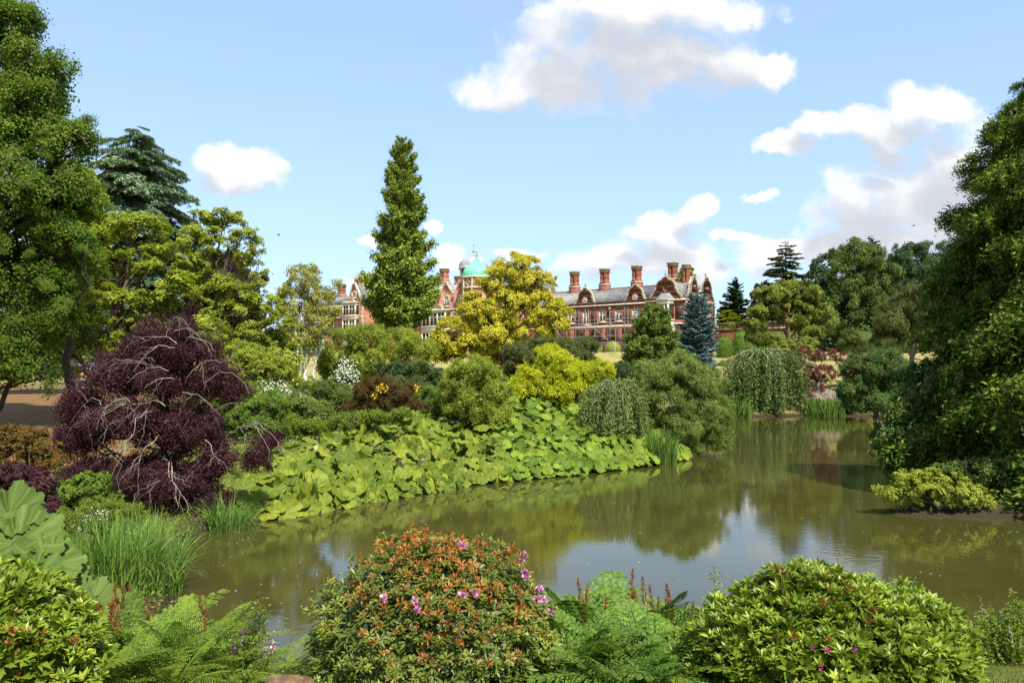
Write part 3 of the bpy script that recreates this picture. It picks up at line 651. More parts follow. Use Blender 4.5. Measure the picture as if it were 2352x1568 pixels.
def spike_mesh():
    r = np.random.default_rng(5); B = Buf(); B.tube([(0, 0, 0), (0, .01, .6), (.01, .02, 1)], .012, .006, 4, .8)
    pos = []; 
    z = r.uniform(.5, 1.0, 70); a = r.random(70) * 6.28; rr = .034 * (1.05 - z) / .5 + .006
    p = np.stack([np.cos(a) * rr, np.sin(a) * rr, z], 1); tt = np.stack([np.cos(a) * .4, np.sin(a) * .4, np.ones(70)], 1)
    B.leaves(p, r.normal(size=(70, 3)), tt, .07, .014, r.random(70)); return B.mesh('spore_spike', M['spore'])
SPIKE = spike_mesh()
def fern(label, D, bx, base_dz, L, key='royal', n=18, el=(.5, 1.35), spikes=0, seed=1, group='ferns on the near bank', spike_px=None, sp_h=None):
    rng = np.random.default_rng(seed); X = WX(bx, D); o = np.array([X, D, gz(X, D) + base_dz]); T = thing('fern', label, 'fern', o, group)
    for i in range(n):
        az = i * 2.39996 + rng.normal() * .3; e = rng.uniform(*el); l = L * rng.uniform(.75, 1.15)
        y = np.array([math.cos(az) * math.cos(e), math.sin(az) * math.cos(e), math.sin(e)]); x = np.array([-math.sin(az), math.cos(az), 0]) ; x = x * math.cos(.3) ; z = np.cross(x, y); x = nrm(np.cross(y, z)[None])[0]; z = np.cross(x, y)
        place('frond', FR[key][rng.integers(4)], T, np.array([math.cos(az), math.sin(az), 0]) * rng.uniform(0, .12) * L, np.stack([x, y, nrm(z[None])[0]], 1), l)
    for i in range(spikes):
        sx = (rng.uniform(-.45, .45) * L); place('spore_spike', SPIKE, T, np.array([sx, rng.uniform(-.2, .3) * L, .1]), rotm(np.array([[rng.normal() * .1, rng.normal() * .1, 1]]), rng=rng)[0], (sp_h or L * 1.12) * rng.uniform(.8, 1.1))
    return T
# ------------------------------------------------------------------ the country house (local: x along the front to the right, -y towards the pond)
HO = (30.5, 145.2, 8.2); HRZ = math.atan2(-.626, .78)
H = thing('country_house', 'long red brick country house with stone dressings, shaped gables, tall chimneys and domed turrets', 'house', HO, rz=HRZ)
def wall_open(B, x0, x1, z0, z1, y0, y1, ops):
    bx = sorted({x0, x1, *[a for o in ops for a in o[:2] if x0 < a < x1]})
    for a, b in zip(bx[:-1], bx[1:]):
        cut = sorted([(o[2], o[3]) for o in ops if o[0] <= a + 1e-6 and o[1] >= b - 1e-6]); z = z0
        for c, d_ in cut:
            if c > z: B.box(a, b, y0, y1, z, c)
            z = d_
        if z < z1: B.box(a, b, y0, y1, z, z1)
WIN = {}
def window(xc, z0, wd, h, y, rotz=0.0, arch=False, sill=True, cols=2, mat='paint', surround=None):
    key = (round(wd, 2), round(h, 2), arch, sill, cols, mat, surround)
    if key not in WIN:
        B = Buf(); f = .11; hw = wd / 2
        B.box(-hw, -hw + f, .06, .2, 0, h); B.box(hw - f, hw, .06, .2, 0, h); B.box(-hw + f, hw - f, .06, .2, 0, f); B.box(-hw + f, hw - f, .06, .2, h - f, h)
        B.box(-hw + f, hw - f, .07, .19, h * .56, h * .56 + .12)
        for c in range(1, cols):
            x = -hw + wd * c / cols; B.box(x - .055, x + .055, .072, .188, f, h * .56); B.box(x - .055, x + .055, .072, .188, h * .56 + .12, h - f)
        for c in range(cols):
            x = -hw + wd * (c + .5) / cols; B.box(x - .025, x + .025, .09, .18, h * .56 + .12, h - f)
            a = -hw + wd * c / cols; B.box(a + .06, x - .03, .092, .178, h * .78, h * .78 + .04); B.box(x + .03, a + wd / cols - .06, .092, .178, h * .78, h * .78 + .04)
        if arch:
            pts = [(-hw - .05, h + .002)] + [(hw * 1.05 * math.cos(t), h + .002 + .22 * math.sin(t)) for t in np.linspace(math.pi, 0, 9)]
            B.extrude([(x, z) for x, z in pts[1:]], -.02, .15)
        Bs = Buf()
        if sill: Bs.box(-hw - .18, hw + .18, -.16, .2, -.2, -.005)
        if surround:
            s_ = surround; Bs.box(-hw - s_, -hw - .002, -.05, .2, 0, h); Bs.box(hw + .002, hw + s_, -.05, .2, 0, h); Bs.box(-hw - s_, hw + s_, -.05, .2, h + .002, h + s_)
        G = Buf(); G.box(-hw + .02, hw - .02, .13, .15, .02, h - .02)
        WIN[key] = (B.mesh('window', M[mat]), Bs.mesh('sill', M['stone']) if Bs.V else None, G.mesh('pane', M['glass']))
    a, s_, g_ = WIN[key]; o = put('window', a, H, (xc, y, z0)); o.rotation_euler = (0, 0, rotz)
    if s_: put('sill', s_, o)
    put('pane', g_, o); return o
# ---- wing
w1 = [(-25.15,-23.65,6.35,8.46),(-21.6,-20.1,5.95,8.45),(-17.9,-16.5,6.4,8.5),(-14.3,-12.9,6.4,8.5),(-10.65,-9.2,5.95,8.5),(-29.2,-27.8,6.4,8.46),(-33,-31.6,6.4,8.46)]
gf = [(x - .9, x + .9, .4, 3.6) for x in (-31, -26.5, -22.5, -18.6, -15.4, -11.4)]
B = Buf(); wall_open(B, -36, -7.7, 0, 9.38, 0, .4, w1 + gf); B.box(-36, -7.7, .402, 12, 0, 9.9); B.box(-7.698, 0, .002, 12, 0, 10.2)
part('wing_wall', B, M['brick'], H)
for a in w1: window((a[0] + a[1]) / 2, a[2], a[1] - a[0], a[3] - a[2], .02, arch=True)
for a in gf: window((a[0] + a[1]) / 2, a[2], 1.8, 3.2, .03, arch=True, sill=False, mat='darkbark')
pm = {}
def panel(x0, x1, z0, z1, y=-.012):
    B = Buf(); B.box(x0, x1, y, y + .05, z0, z1); part('stone_panel', B, M['carrstone'], H)
for x0, x1 in [(-31.2,-29.6),(-27.4,-25.6),(-23.3,-21.95),(-19.8,-18.4),(-16.2,-14.6),(-12.55,-10.95),(-8.95,-7.8)]:
    panel(x0, x1, 6.3, 8.35); panel(x0 + .1, x1 - .1, 3.0, 4.9)
for x in (-31, -26.5, -22.5, -18.6, -15.4, -11.4): panel(x - .85, x + .85, 4.0, 5.1)
panel(-7.5,-6.0,6.3,8.9,-.02); panel(-1.9,-.25,6.2,8.9,-.02); panel(-7.5,-6.0,1.0,5.0,-.02); panel(-1.9,-.25,1.0,5.0,-.02)
for z, dz, p in ((5.35, .28, .1), (9.38, .22, .28)):
    B = Buf(); B.box(-36, -7.75, -p, .39, z + .002, z + dz); B.box(-7.74, p, -p - .02, .6, z + .2 * (z > 9) + .002, z + dz + .2 * (z > 9)); B.box(.0, p, .61, 12.1, z + .2 * (z > 9) + .002, z + dz + .2 * (z > 9)); part('string_course', B, M['stone'], H)
B = Buf()
for x in np.arange(-35.8, -7.9, .52): B.box(x, x + .26, -.2, .0, 9.62, 9.98)
B.box(-36, -7.8, -.28, .1, 9.982, 10.08); part('corbel_table', B, M['brick'], H)
B = Buf(); B.extrude_x([(-.35, 10.09), (6, 13.25), (6, 13.1), (-.2, 9.99)], -36, -5.2); B.extrude_x([(6.001, 13.25), (12.3, 10.0), (12.2, 9.9), (6.001, 13.1)], -36, -5.2)
B.extrude([(-7.5, 10.35), (-3.85, 13.45), (-.2, 10.35), (-.2, 10.2), (-3.85, 13.3), (-7.5, 10.2)], .5, 11.8)
for yc in (3.4, 8.5):
    B.extrude_x([(yc - 2.3, 10.4), (yc, 13.0), (yc + 2.3, 10.4), (yc + 2.3, 10.25), (yc, 12.85), (yc - 2.3, 10.25)], -3.9, -.4)
RF = part('roof', B, M['slate'], H, label='grey slate wing roof')
B = Buf(); B.box(-36, -5.2, 5.9, 6.1, 13.2, 13.36); B.box(-3.97, -3.73, .5, 11.8, 13.4, 13.55); part('ridge_tiles', B, M['brick'], RF)
B = Buf(); B.extrude_x([(.3, 9.9), (6, 12.9), (11.8, 9.9)], -35.9, -35.7); part('gable_end', B, M['brick'], H)
HALF = [(1, 0), (1, .10), (.91, .10), (.89, .16), (.82, .19), (.76, .25), (.72, .33), (.71, .42), (.63, .42), (.625, .52), (.60, .61), (.55, .70), (.47, .78), (.37, .84), (.27, .865), (.19, .875), (.19, .96), (.11, .96), (.11, 1.0)]
def dutch(xc, hw, z0, h, y, rot=0.0, win=None, diamond=False, pan=True):
    pts = [(-hw * a, h * b) for a, b in HALF] + [(hw * a, h * b) for a, b in HALF[::-1]]
    loc = (xc, y, z0) if rot == 0 else (y, xc, z0)
    B = Buf(); B.extrude(pts, 0, .45); g_ = put('shaped_gable', B.mesh('shaped_gable', M['brick']), H, loc); g_.rotation_euler = (0, 0, rot)
    B = Buf()
    for (a, b) in zip(pts[:-1], pts[1:]):
        dx, dz = b[0] - a[0], b[1] - a[1]; l = math.hypot(dx, dz)
        if l < 1e-6: continue
        nx_, nz_ = -dz / l * .13, dx / l * .13; e = (dx / l * .06, dz / l * .06)
        B.extrude([(a[0] - e[0] + nx_ * .02, a[1] - e[1] + nz_ * .02), (b[0] + e[0] + nx_ * .02, b[1] + e[1] + nz_ * .02), (b[0] + e[0] + nx_, b[1] + e[1] + nz_), (a[0] - e[0] + nx_, a[1] - e[1] + nz_)], -.1 - .004 * (len(B.V) % 5), .5 + .004 * (len(B.V) % 5))
    put('coping', B.mesh('coping', M['coping']), g_)
    if pan:
        B = Buf(); pp = [(-hw * .86, h * .06)] + [(-hw * a * .86, h * b * .86 + .05) for a, b in HALF[3:15]]; B.extrude(pp + [(-x, z) for x, z in pp[::-1]], -.015, .02); put('stone_panel', B.mesh('stone_panel', M['carrstone']), g_)
        B = Buf(); B.box(-hw * .84, hw * .84, -.03, .02, h * .27, h * .27 + .1); B.box(-hw * .55, hw * .55, -.031, .02, h * .52, h * .52 + .09); put('brick_band', B.mesh('brick_band', M['brick']), g_)
    if diamond:
        B = Buf(); B.extrude([(0, h * .25), (.55, h * .45), (0, h * .65), (-.55, h * .45)], -.05, .0); d_ = put('brick_diamond', B.mesh('brick_diamond', M['brick']), g_)
        B = Buf(); B.extrude([(0, h * .31), (.37, h * .45), (0, h * .59), (-.37, h * .45)], -.06, -.02); put('stone_diamond', B.mesh('stone_diamond', M['carrstone']), g_)
    if win == 'round':
        B = Buf(); a = np.linspace(0, 2 * math.pi, 20, endpoint=False); zc = h * .31
        for r0, r1, y0 in ((.5, .72, -.07),):
            for i in range(20):
                t0, t1 = a[i], a[(i + 1) % 20]; B.extrude([(r0 * math.cos(t0), zc + r0 * math.sin(t0)), (r0 * math.cos(t1), zc + r0 * math.sin(t1)), (r1 * math.cos(t1), zc + r1 * math.sin(t1)), (r1 * math.cos(t0), zc + r1 * math.sin(t0))], y0, .02)
        put('window_surround', B.mesh('window_surround', M['brick']), g_)
        B = Buf()
        for i in range(20):
            t0, t1 = a[i], a[(i + 1) % 20]; B.extrude([(.4 * math.cos(t0), zc + .4 * math.sin(t0)), (.4 * math.cos(t1), zc + .4 * math.sin(t1)), (.5 * math.cos(t1), zc + .5 * math.sin(t1)), (.5 * math.cos(t0), zc + .5 * math.sin(t0))], -.055, .02)
        B.box(-.04, .04, -.05, .02, zc - .4, zc + .4); B.box(-.4, .4, -.045, .02, zc - .04, zc + .04); put('round_window', B.mesh('round_window', M['paint']), g_)
        B = Buf(); B.extrude([(.42 * math.cos(t), zc + .42 * math.sin(t)) for t in a], -.03, .015); put('round_pane', B.mesh('round_pane', M['glass']), g_)
    B = Buf(); B.lathe([(.22, h - .02), (.26, h + .12), (.12, h + .2), (.12, h + .34), (.24, h + .5), (.2, h + .66), (.08, h + .78), (.1, h + .88), (.0, h + 1.05)], (0, .2, 0), 8)
    put('finial', B.mesh('finial', M['mossstone'], True), g_)
    for s_ in (-1, 1):
        B = Buf(); B.lathe([(.15, .1 * h), (.17, .1 * h + .18), (.07, .1 * h + .26), (.14, .1 * h + .42), (.0, .1 * h + .6)], (s_ * hw * .95, .2, 0), 7); put('finial', B.mesh('finial', M['mossstone'], True), g_)
    return g_
dutch(-21.0, 2.42, 9.62, 3.4, -.14, win='round'); dutch(-9.95, 2.3, 9.62, 3.3, -.14, win='round'); dutch(-3.8, 3.0, 10.2, 3.7, -.06, diamond=True)
for yc, hw in ((3.45, 1.9), (8.6, 2.9)):
    gg = dutch(yc, hw, 9.85, 4.1 if hw < 2 else 4.4, .12, rot=math.pi / 2)
    window(.12, 10.7, 1.1, 1.6, yc, rotz=math.pi / 2, arch=True).location = (.16, yc, 10.7)
for yy in (2.2, 6, 9.6):
    wn = window(.0, 6.3, 1.3, 2.2, yy, rotz=math.pi / 2, arch=True); wn.location = (.08, yy, 6.3)
for ya, yb in ((.5, 1.4), (3.1, 5.1), (6.9, 8.8), (10.4, 11.7)):
    B = Buf(); B.box(-.02, .03, ya, yb, 6.2, 8.8); part('stone_panel', B, M['carrstone'], H); B = Buf(); B.box(-.02, .032, ya, yb, 1, 5); part('stone_panel', B, M['carrstone'], H)
# bay window of the wing
B = Buf(); bay = [(-5.55, 0), (-4.9, -1.25), (-2.7, -1.25), (-2.05, 0)]
def bayblock(B, poly, z0, z1, s=1.0):
    k = len(poly); cx = sum(p[0] for p in poly) / k; V = [(cx + (x - cx) * s, y * s, z) for z in (z0, z1) for x, y in poly]
    B.ngon(V, [list(range(k))[::-1], list(range(k, 2 * k))] + [[i, (i + 1) % k, (i + 1) % k + k, i + k] for i in range(k)])
bayblock(B, bay, 0, 5.9, 1.0); bayblock(B, bay, 8.85, 9.55, 1.02); bayblock(B, bay, 9.552, 9.72, 1.1); bayblock(B, bay, 5.902, 6.3, 1.05)
for (x, y) in bay[1:3]: B.box(x - .13, x + .13, y - .02, y + .24, 6.302, 8.85)
for x in (-4.17, -3.43): B.box(x - .08, x + .08, -1.24, -1.05, 6.302, 8.85)
B.box(-4.77, -2.83, -1.235, -1.06, 7.75, 7.9); part('bay_window', B, M['stone'], H)
B = Buf(); bayblock(B, bay, 6.303, 8.849, .93); part('bay_glass', B, M['glass'], H)
B = Buf(); V = [(x * 1.0, y * 1.1, 9.724) for x, y in [(-5.75, 0), (-5.0, -1.3), (-2.6, -1.3), (-1.85, 0)]] + [(-4.7, 0, 11.0), (-4.5, -.35, 11.0), (-3.1, -.35, 11.0), (-2.9, 0, 11.0)]
B.ngon(V, [[0, 1, 5, 4], [1, 2, 6, 5], [2, 3, 7, 6], [4, 5, 6, 7]]); part('bay_roof', B, M['slate'], H)
def pipe(x, y, z0, z1):
    B = Buf(); B.tube([(x, y, z0), (x, y, z1)], .07, n=6); B.box(x - .2, x + .2, y - .18, y + .14, z1, z1 + .4); part('downpipe', B, M['lead'], H)
pipe(-15.45, -.12, 0, 8.6); pipe(.14, .25, 0, 9.0); pipe(.14, 11.8, 0, 9.0)
CH = {}
def chimney(x, y, z0, z1, wd=1.9, mat='brick', zbase=None):
    h = z1 - z0; key = (round(h, 1), wd, mat)
    if key not in CH:
        B = Buf(); hw = wd / 2
        def fr(z0, z1, a, b):
            V = [(s * a, t_ * a * .8, z0) for s, t_ in ((-1, -1), (1, -1), (1, 1), (-1, 1))] + [(s * b, t_ * b * .8, z1) for s, t_ in ((-1, -1), (1, -1), (1, 1), (-1, 1))]
            B.add(V, [(0, 1, 5, 4), (1, 2, 6, 5), (2, 3, 7, 6), (3, 0, 4, 7), (4, 5, 6, 7), (3, 2, 1, 0)])
        fr(-2.2, .0, hw * 1.0, hw * .98); fr(.22, .5, hw * .95, hw * .82)
        r = hw * .46
        for sx_ in (-1, 1):
            for sy_ in (-1, 1):
                B.lathe([(r * 1.12, .45), (r * 1.12, .6), (r * .92, .7), (r * .9, h * .45), (r * .98, h * .47), (r * .9, h * .5), (r * .9, h * .72), (r * 1.02, h * .75)], (sx_ * hw * .43, sy_ * hw * .36, 0), 8, math.pi / 8)
        fr(h * .745, h * .80, hw * .86, hw * .98)
        C2 = Buf(); 
        C3 = Buf(); C3.box(-hw * 1.04, hw * 1.04, -hw * .84, hw * .84, 0, .21)
        z = h * .802
        for k, (s_, dz) in enumerate(((1.0, .1), (1.08, .1), (1.16, .12))): C2.lathe([(0, z), (hw * s_ * 1.08, z), (hw * s_ * 1.08, z + h * dz * .6), (hw * s_ * .7, z + h * dz * .6)], (0, 0, 0), 8, math.pi / 8, 1, .86); z += h * dz * .6
        CH[key] = (B.mesh('chimney', M[mat]), C2.mesh('chimney_cap', M['mossstone']), C3.mesh('chimney_band', M['stone']))
    a, c2, c3 = CH[key]; o = put('chimney', a, H, (x, y, z0)); put('chimney_cap', c2, o); put('chimney_band', c3, o)
for x in (-27.6, -20.4, -13.15): chimney(x, 6, 14.0, 17.3)
chimney(-6.5, 8, 14.3, 17.6); chimney(-3.3, 7.2, 13.2, 16.9, 1.5)
# ---- main house
A = [(-104, -102.8, 7.0, 9.4), (-104, -102.8, 10.6, 12.7), (-97.5, -96.3, 10.6, 12.7), (-97.5, -96.3, 7.0, 9.4), (-83.7, -82.5, 10.8, 12.8), (-83.7, -82.5, 7.0, 9.4), (-79, -77.8, 10.8, 12.8), (-74, -72.8, 10.8, 12.8), (-69, -67.8, 10.8, 12.8)]
B = Buf(); wall_open(B, -108, -64.5, 0, 13.0, 0, .4, A); B.box(-108, -64.5, .402, 12, 0, 13.5); B.box(-91, -80, -.25, -.002, 0, 14.2)
part('main_wall', B, M['orangebrick'], H)
for a in A: window((a[0] + a[1]) / 2, a[2], 1.2, a[3] - a[2], .02, surround=.25)
B = Buf(); B.extrude([(-90.6, 14.2), (-88.05, 18.4), (-85.5, 14.2)], -.3, .2); part('gable', B, M['orangebrick'], H)
def coped(xc, hw, z0, h, y):
    B = Buf()
    for s_ in (-1, 1): B.extrude([(xc + s_ * hw, z0), (xc + s_ * (hw + .3), z0), (xc, z0 + h + .45), (xc, z0 + h)], y - .06 - .003 * (s_ > 0), y + .5)
    part('coping', B, M['stone'], H)
coped(-88.05, 2.55, 14.2, 4.2, -.32); window(-88.1, 14.95, 1.3, 1.35, -.37, surround=.22)
B = Buf(); B.extrude_x([(-.35, 13.5), (6, 16.4), (12.3, 13.5)], -109, -91.2); B.extrude_x([(-.35, 14.2), (6, 18.0), (12.3, 14.2)], -91.19, -64.5); B.extrude([(-90.7, 14.2), (-88.05, 18.3), (-85.4, 14.2)], .22, 6); part('roof', B, M['slate'], H, label='grey slate main roof')
def stonebay(x0, x1, y0, zs, ztop, ncol, ped=True):
    B = Buf(); z = 0
    for (a, b) in zs:
        B.box(x0, x1, y0, -.26, z, a); z = b
    B.box(x0, x1, y0, -.26, z, ztop); B.box(x0 - .2, x1 + .2, y0 - .2, -.26, ztop + .002, ztop + .3)
    for (a, b) in zs:
        B.box(x0 - .1, x1 + .1, y0 - .1, -.28, a - .3, a - .05)
        for c in range(ncol + 1):
            x = x0 + .15 + (x1 - x0 - .3) * c / ncol; B.box(x - .15, x + .15, y0 + .01, y0 + .3, a, b)
        B.box(x0 + .3, x1 - .3, y0 + .06, y0 + .2, a + (b - a) * .62, a + (b - a) * .62 + .12)
        for c in range(ncol):
            x = x0 + .15 + (x1 - x0 - .3) * (c + .5) / ncol; B.box(x - .06, x + .06, y0 + .07, y0 + .22, a, b)
    if ped: 
        xc = (x0 + x1) / 2; hw = (x1 - x0) * .4; B.extrude([(xc + hw * math.cos(t_), ztop + .302 + hw * .42 * math.sin(t_)) for t_ in np.linspace(math.pi, 0, 13)], y0 - .1, y0 + .4)
    o = part('stone_bay', B, M['stone'], H)
    B = Buf()
    for (a, b) in zs: B.box(x0 + .1, x1 - .1, y0 + .22, -.27, a, b)
    put('pane', B.mesh('pane', M['glass']), o)
stonebay(-91.1, -86.3, -1.5, [(6.6, 9.4), (10.7, 12.9)], 13.6, 2); stonebay(-105.5, -100.5, -1.5, [(4.5, 8.0)], 9.2, 2); stonebay(-63.5, -56.2, -1.9, [(2.0, 5.4), (7.05, 9.85)], 10.3, 3)
BW = [(-62, -60.7, 11.35, 13.45), (-58.05, -56.75, 11.35, 13.45), (-53.8, -52.6, 11.5, 13.4), (-55.6, -54.4, 7.2, 9.8), (-53, -51.8, 7.2, 9.8), (-46, -44.8, 7.2, 9.8), (-46, -44.8, 11, 13), (-41, -39.8, 7.2, 9.8)]
B = Buf(); wall_open(B, -64.498, -36.002, 0, 14.0, -.25, .4, BW); B.box(-64.498, -36.002, .402, 12, 0, 14.0)
for xc in (-61.4, -57.45, -53.2): B.extrude([(xc - 2.0, 14.002), (xc, 16.35), (xc + 2.0, 14.002)], -.25, .25); 
part('main_wall', B, M['orangebrick'], H)
for a in BW: window((a[0] + a[1]) / 2, a[2], a[1] - a[0], a[3] - a[2], -.22, surround=.22)
for xc in (-61.4, -57.45, -53.2): coped(xc, 1.95, 14.002, 2.33, -.28)
B = Buf(); B.extrude_x([(.3, 14.05), (5, 16.6), (12.3, 14.05)], -64.49, -36.0)
for xc in (-61.4, -57.45, -53.2): B.extrude([(xc - 1.95, 14.06), (xc, 16.3), (xc + 1.95, 14.06)], .26, 4.5)
part('roof', B, M['lead'], H, label='grey lead roof behind the brick gables')
for x in (-59.4, -55.3): pipe(x, -.35, 2, 13.2)
B = Buf()
for x in (-108, -100, -91.1, -85.2, -80.2, -64.6, -51.6):
    for k in range(26): B.box(x - (.45 if k % 2 else .3), x + (.45 if k % 2 else .3), -.31, .0, .002 + k * .52, k * .52 + .515)
part('quoins', B, M['stone'], H)
B = Buf(); B.box(-108, -85, -.33, -.0, 10.2, 10.4); B.box(-108.2, -91.2, -.4, .2, 13.002, 13.35); B.box(-85, -80, -.42, .2, 14.0, 14.5); B.box(-64.4, -36, -.36, 0, 10.5, 10.75); part('string_course', B, M['stone'], H)
chimney(-63.0, 5, 17.3, 20.6, 2.2, 'orangebrick'); chimney(-58.7, 5, 16.4, 18.5, 1.8, 'orangebrick'); chimney(-101.6, 7, 16.7, 19.8, 2.2); chimney(-96.3, 7, 16.7, 19.4, 1.7); chimney(-92.4, 5, 17.6, 20.3, 2.3, 'orangebrick')
def turret(x, y, r, z0, z1, prof, roof, wall, fin, panels):
    B = Buf(); B.lathe([(r, z0), (r, z1)], (x, y, 0), 8, math.pi / 8); o = part('turret', B, M[wall], H)
    B = Buf()
    for z in (z1 - .02, z1 - 2.3): B.lathe([(r * .98, z), (r * 1.1, z), (r * 1.1, z + .28), (r * .98, z + .28)], (x, y, 0), 8, math.pi / 8)
    for k in range(8):
        a = k * math.pi / 4 + math.pi / 8; B.tube([(x + r * math.cos(a), y + r * math.sin(a), z0), (x + r * math.cos(a), y + r * math.sin(a), z1)], .22, n=4)
        if panels:
            a2 = k * math.pi / 4; rr = r * math.cos(math.pi / 8) + .03; c = np.array([x + rr * math.cos(a2), y + rr * math.sin(a2), 0]); tv = np.array([-math.sin(a2), math.cos(a2), 0])
            ring_ = [c + tv * .45 * math.cos(q) + np.array([0, 0, z1 - 1.05 + .45 * math.sin(q)]) for q in np.linspace(0, 2 * math.pi, 11)]; B.tube(ring_, .09, n=4)
            for q in (math.pi / 2, -math.pi / 2, 0, math.pi): B.tube([c + tv * .45 * math.cos(q) + np.array([0, 0, z1 - 1.05 + .45 * math.sin(q)]), c + tv * .95 * math.cos(q) + np.array([0, 0, z1 - 1.05 + .95 * math.sin(q)])], .09, n=4)
    put('stone_trim', B.mesh('stone_trim', M['stone']), o)
    B = Buf(); B.lathe(prof, (x, y, 0), 8 if roof == 'copperroof' else 16, math.pi / 8); d_ = put('dome', B.mesh('dome', M[roof]), o)
    B = Buf()
    n = 8 if roof == 'copperroof' else 16
    for k in range(n):
        a = k * 2 * math.pi / n + math.pi / 8; B.tube([(x + q * math.cos(a), y + q * math.sin(a), z) for q, z in prof], .07, n=4)
    put('dome_rib', B.mesh('dome_rib', M[roof]), o)
    B = Buf(); B.lathe([(q, z) for q, z in fin], (x, y, 0), 8); put('finial', B.mesh('finial', M['lead'], True), o)
turret(-49.7, 1, 3.05, 0, 17.0, [(3.3, 17.0), (3.2, 17.25), (3.2, 17.9), (2.95, 18.6), (2.45, 19.3), (1.7, 19.9), (1.0, 20.4), (.5, 20.9), (.22, 21.4)], 'copperroof', 'orangebrick', [(.24, 21.3), (.1, 21.6), (.32, 21.95), (.34, 22.1), (.1, 22.3), (.22, 22.5), (.02, 23.0)], True)
turret(-62.0, 14, 3.3, 8, 21.3, [(3.7, 21.3), (3.4, 21.5), (3.5, 22.1), (3.2, 22.9), (2.5, 23.6), (1.6, 24.1), (.8, 24.5), (.3, 25.0)], 'lead', 'brick', [(.3, 24.9), (.12, 25.2), (.36, 25.5), (.36, 25.7), (.08, 25.9), (.05, 26.8), (.2, 26.9), (.02, 27.2)], False)
# ---- garden wall with balustrade, right of the wing
GW = thing('garden_wall', 'red brick terrace wall topped by a stone balustrade beside the house end', 'wall', HO, rz=HRZ)
B = Buf(); B.box(.3, 14, 11.7, 12.3, -.6, 4.6); part('wall', B, M['brick'], GW)
B = Buf(); B.box(.25, 14.1, 11.55, 12.4, 4.602, 4.85); B.box(.25, 14.1, 11.6, 12.35, 5.75, 6.0)
for x in (.6, 4.8, 9.2, 13.6): B.box(x - .3, x + .3, 11.68, 12.28, 4.852, 5.748)
part('coping', B, M['mossstone'], GW)
B = Buf(); B.lathe([(.1, 0), (.1, .1), (.06, .2), (.13, .42), (.07, .66), (.1, .8), (.1, .897)], (0, 0, 0), 7); bm_ = B.mesh('baluster', M['mossstone'], True)
for x in np.arange(1.15, 13.2, .34):
    if min(abs(x - q) for q in (4.8, 9.2)) > .42: put('baluster', bm_, GW, (x, 12, 4.852))
# ---- scaffold along the wing
SC = thing('scaffold', 'steel tube scaffold with a board walkway along the brick wing front', 'scaffold', HO, rz=HRZ)
xsd = [-29.5, -26.5, -24.3, -22.1, -19.9, -17.8, -14.9, -13.2, -11.23, -9.15, -7.27]
st = Buf(); st.tube([(0, 0, -.05), (0, 0, 8.8)], .045, n=6); stm = st.mesh('standard', M['steel'], True)
for k, x in enumerate(xsd):
    for y in (-1.7, -.6): 
        o = put('standard', stm, SC, (x, y, 0)); o.scale = (1, 1, [1, .99, .8, 1, 1, .81, .8, .66, 1, .99, .8][k])
def ledger(a, b, name='ledger'):
    B = Buf(); B.tube([a, b], .04, n=6); part(name, B, M['steel'], SC, True)
for z in (1.95, 3.6, 5.05, 6.1, 6.7): ledger((-30, -1.755, z), (-7, -1.755, z))
for z in (1.95, 3.6): ledger((-30, -.655, z), (-7, -.655, z))
for x in xsd: ledger((x + .06, -1.75, 5.12), (x + .06, -.4, 5.12), 'transom')
ledger((-17.8, -1.8, 5.0), (-14.9, -1.8, 2.9), 'brace'); ledger((-26.5, -1.8, 5.0), (-24.3, -1.8, 2.0), 'brace')
for i_ in range(4):
    for q in range(6):
        B = Buf(); xa = -30 + q * 3.82; B.box(xa, xa + 3.8, -1.7 + i_ * .27, -1.46 + i_ * .27, 5.165, 5.205); part('board', B, M['board'], SC)
B = Buf(); B.box(-30, -7, -1.76, -1.72, 5.21, 5.36); part('toe_board', B, M['board'], SC)
# ---- temporary fence panels and golden shrubs on the terrace
for k, x in enumerate((-21.2, -18.1, -14.75, -11.25, -7.75)):
    T = thing('fence_panel', 'grey steel temporary fence panel standing before the scaffolded wing', 'fence panel', (0, 0, 0), 'temporary fence panels below the scaffold')
    T.location = Matrix.Rotation(HRZ, 3, 'Z') @ Vector((x, -8, 0)) + Vector(HO); T.rotation_euler = (0, 0, HRZ)
    B = Buf(); B.tube([(-1.68, 0, .05), (-1.68, 0, 2.0), (-1.6, 0, 2.1), (1.6, 0, 2.1), (1.68, 0, 2.0), (1.68, 0, .05)], .05, n=6); B.tube([(-1.68, 0, .3), (1.68, 0, .3)], .03, n=5); part('frame', B, M['steel'], T, True)
    B = Buf()
    for q in np.linspace(-1.55, 1.55, 25): B.tube([(q, .01, .3), (q, .01, 2.08)], .006, n=3)
    for q in np.linspace(.5, 1.9, 8): B.tube([(-1.65, -.01, q), (1.65, -.01, q)], .006, n=3)
    part('wire_mesh', B, M['steel'], T)
    for s_ in (-1.7, 1.7):
        B = Buf(); B.box(s_ - .12, s_ + .12, -.35, .35, 0, .13); part('foot', B, M['lead'], T)
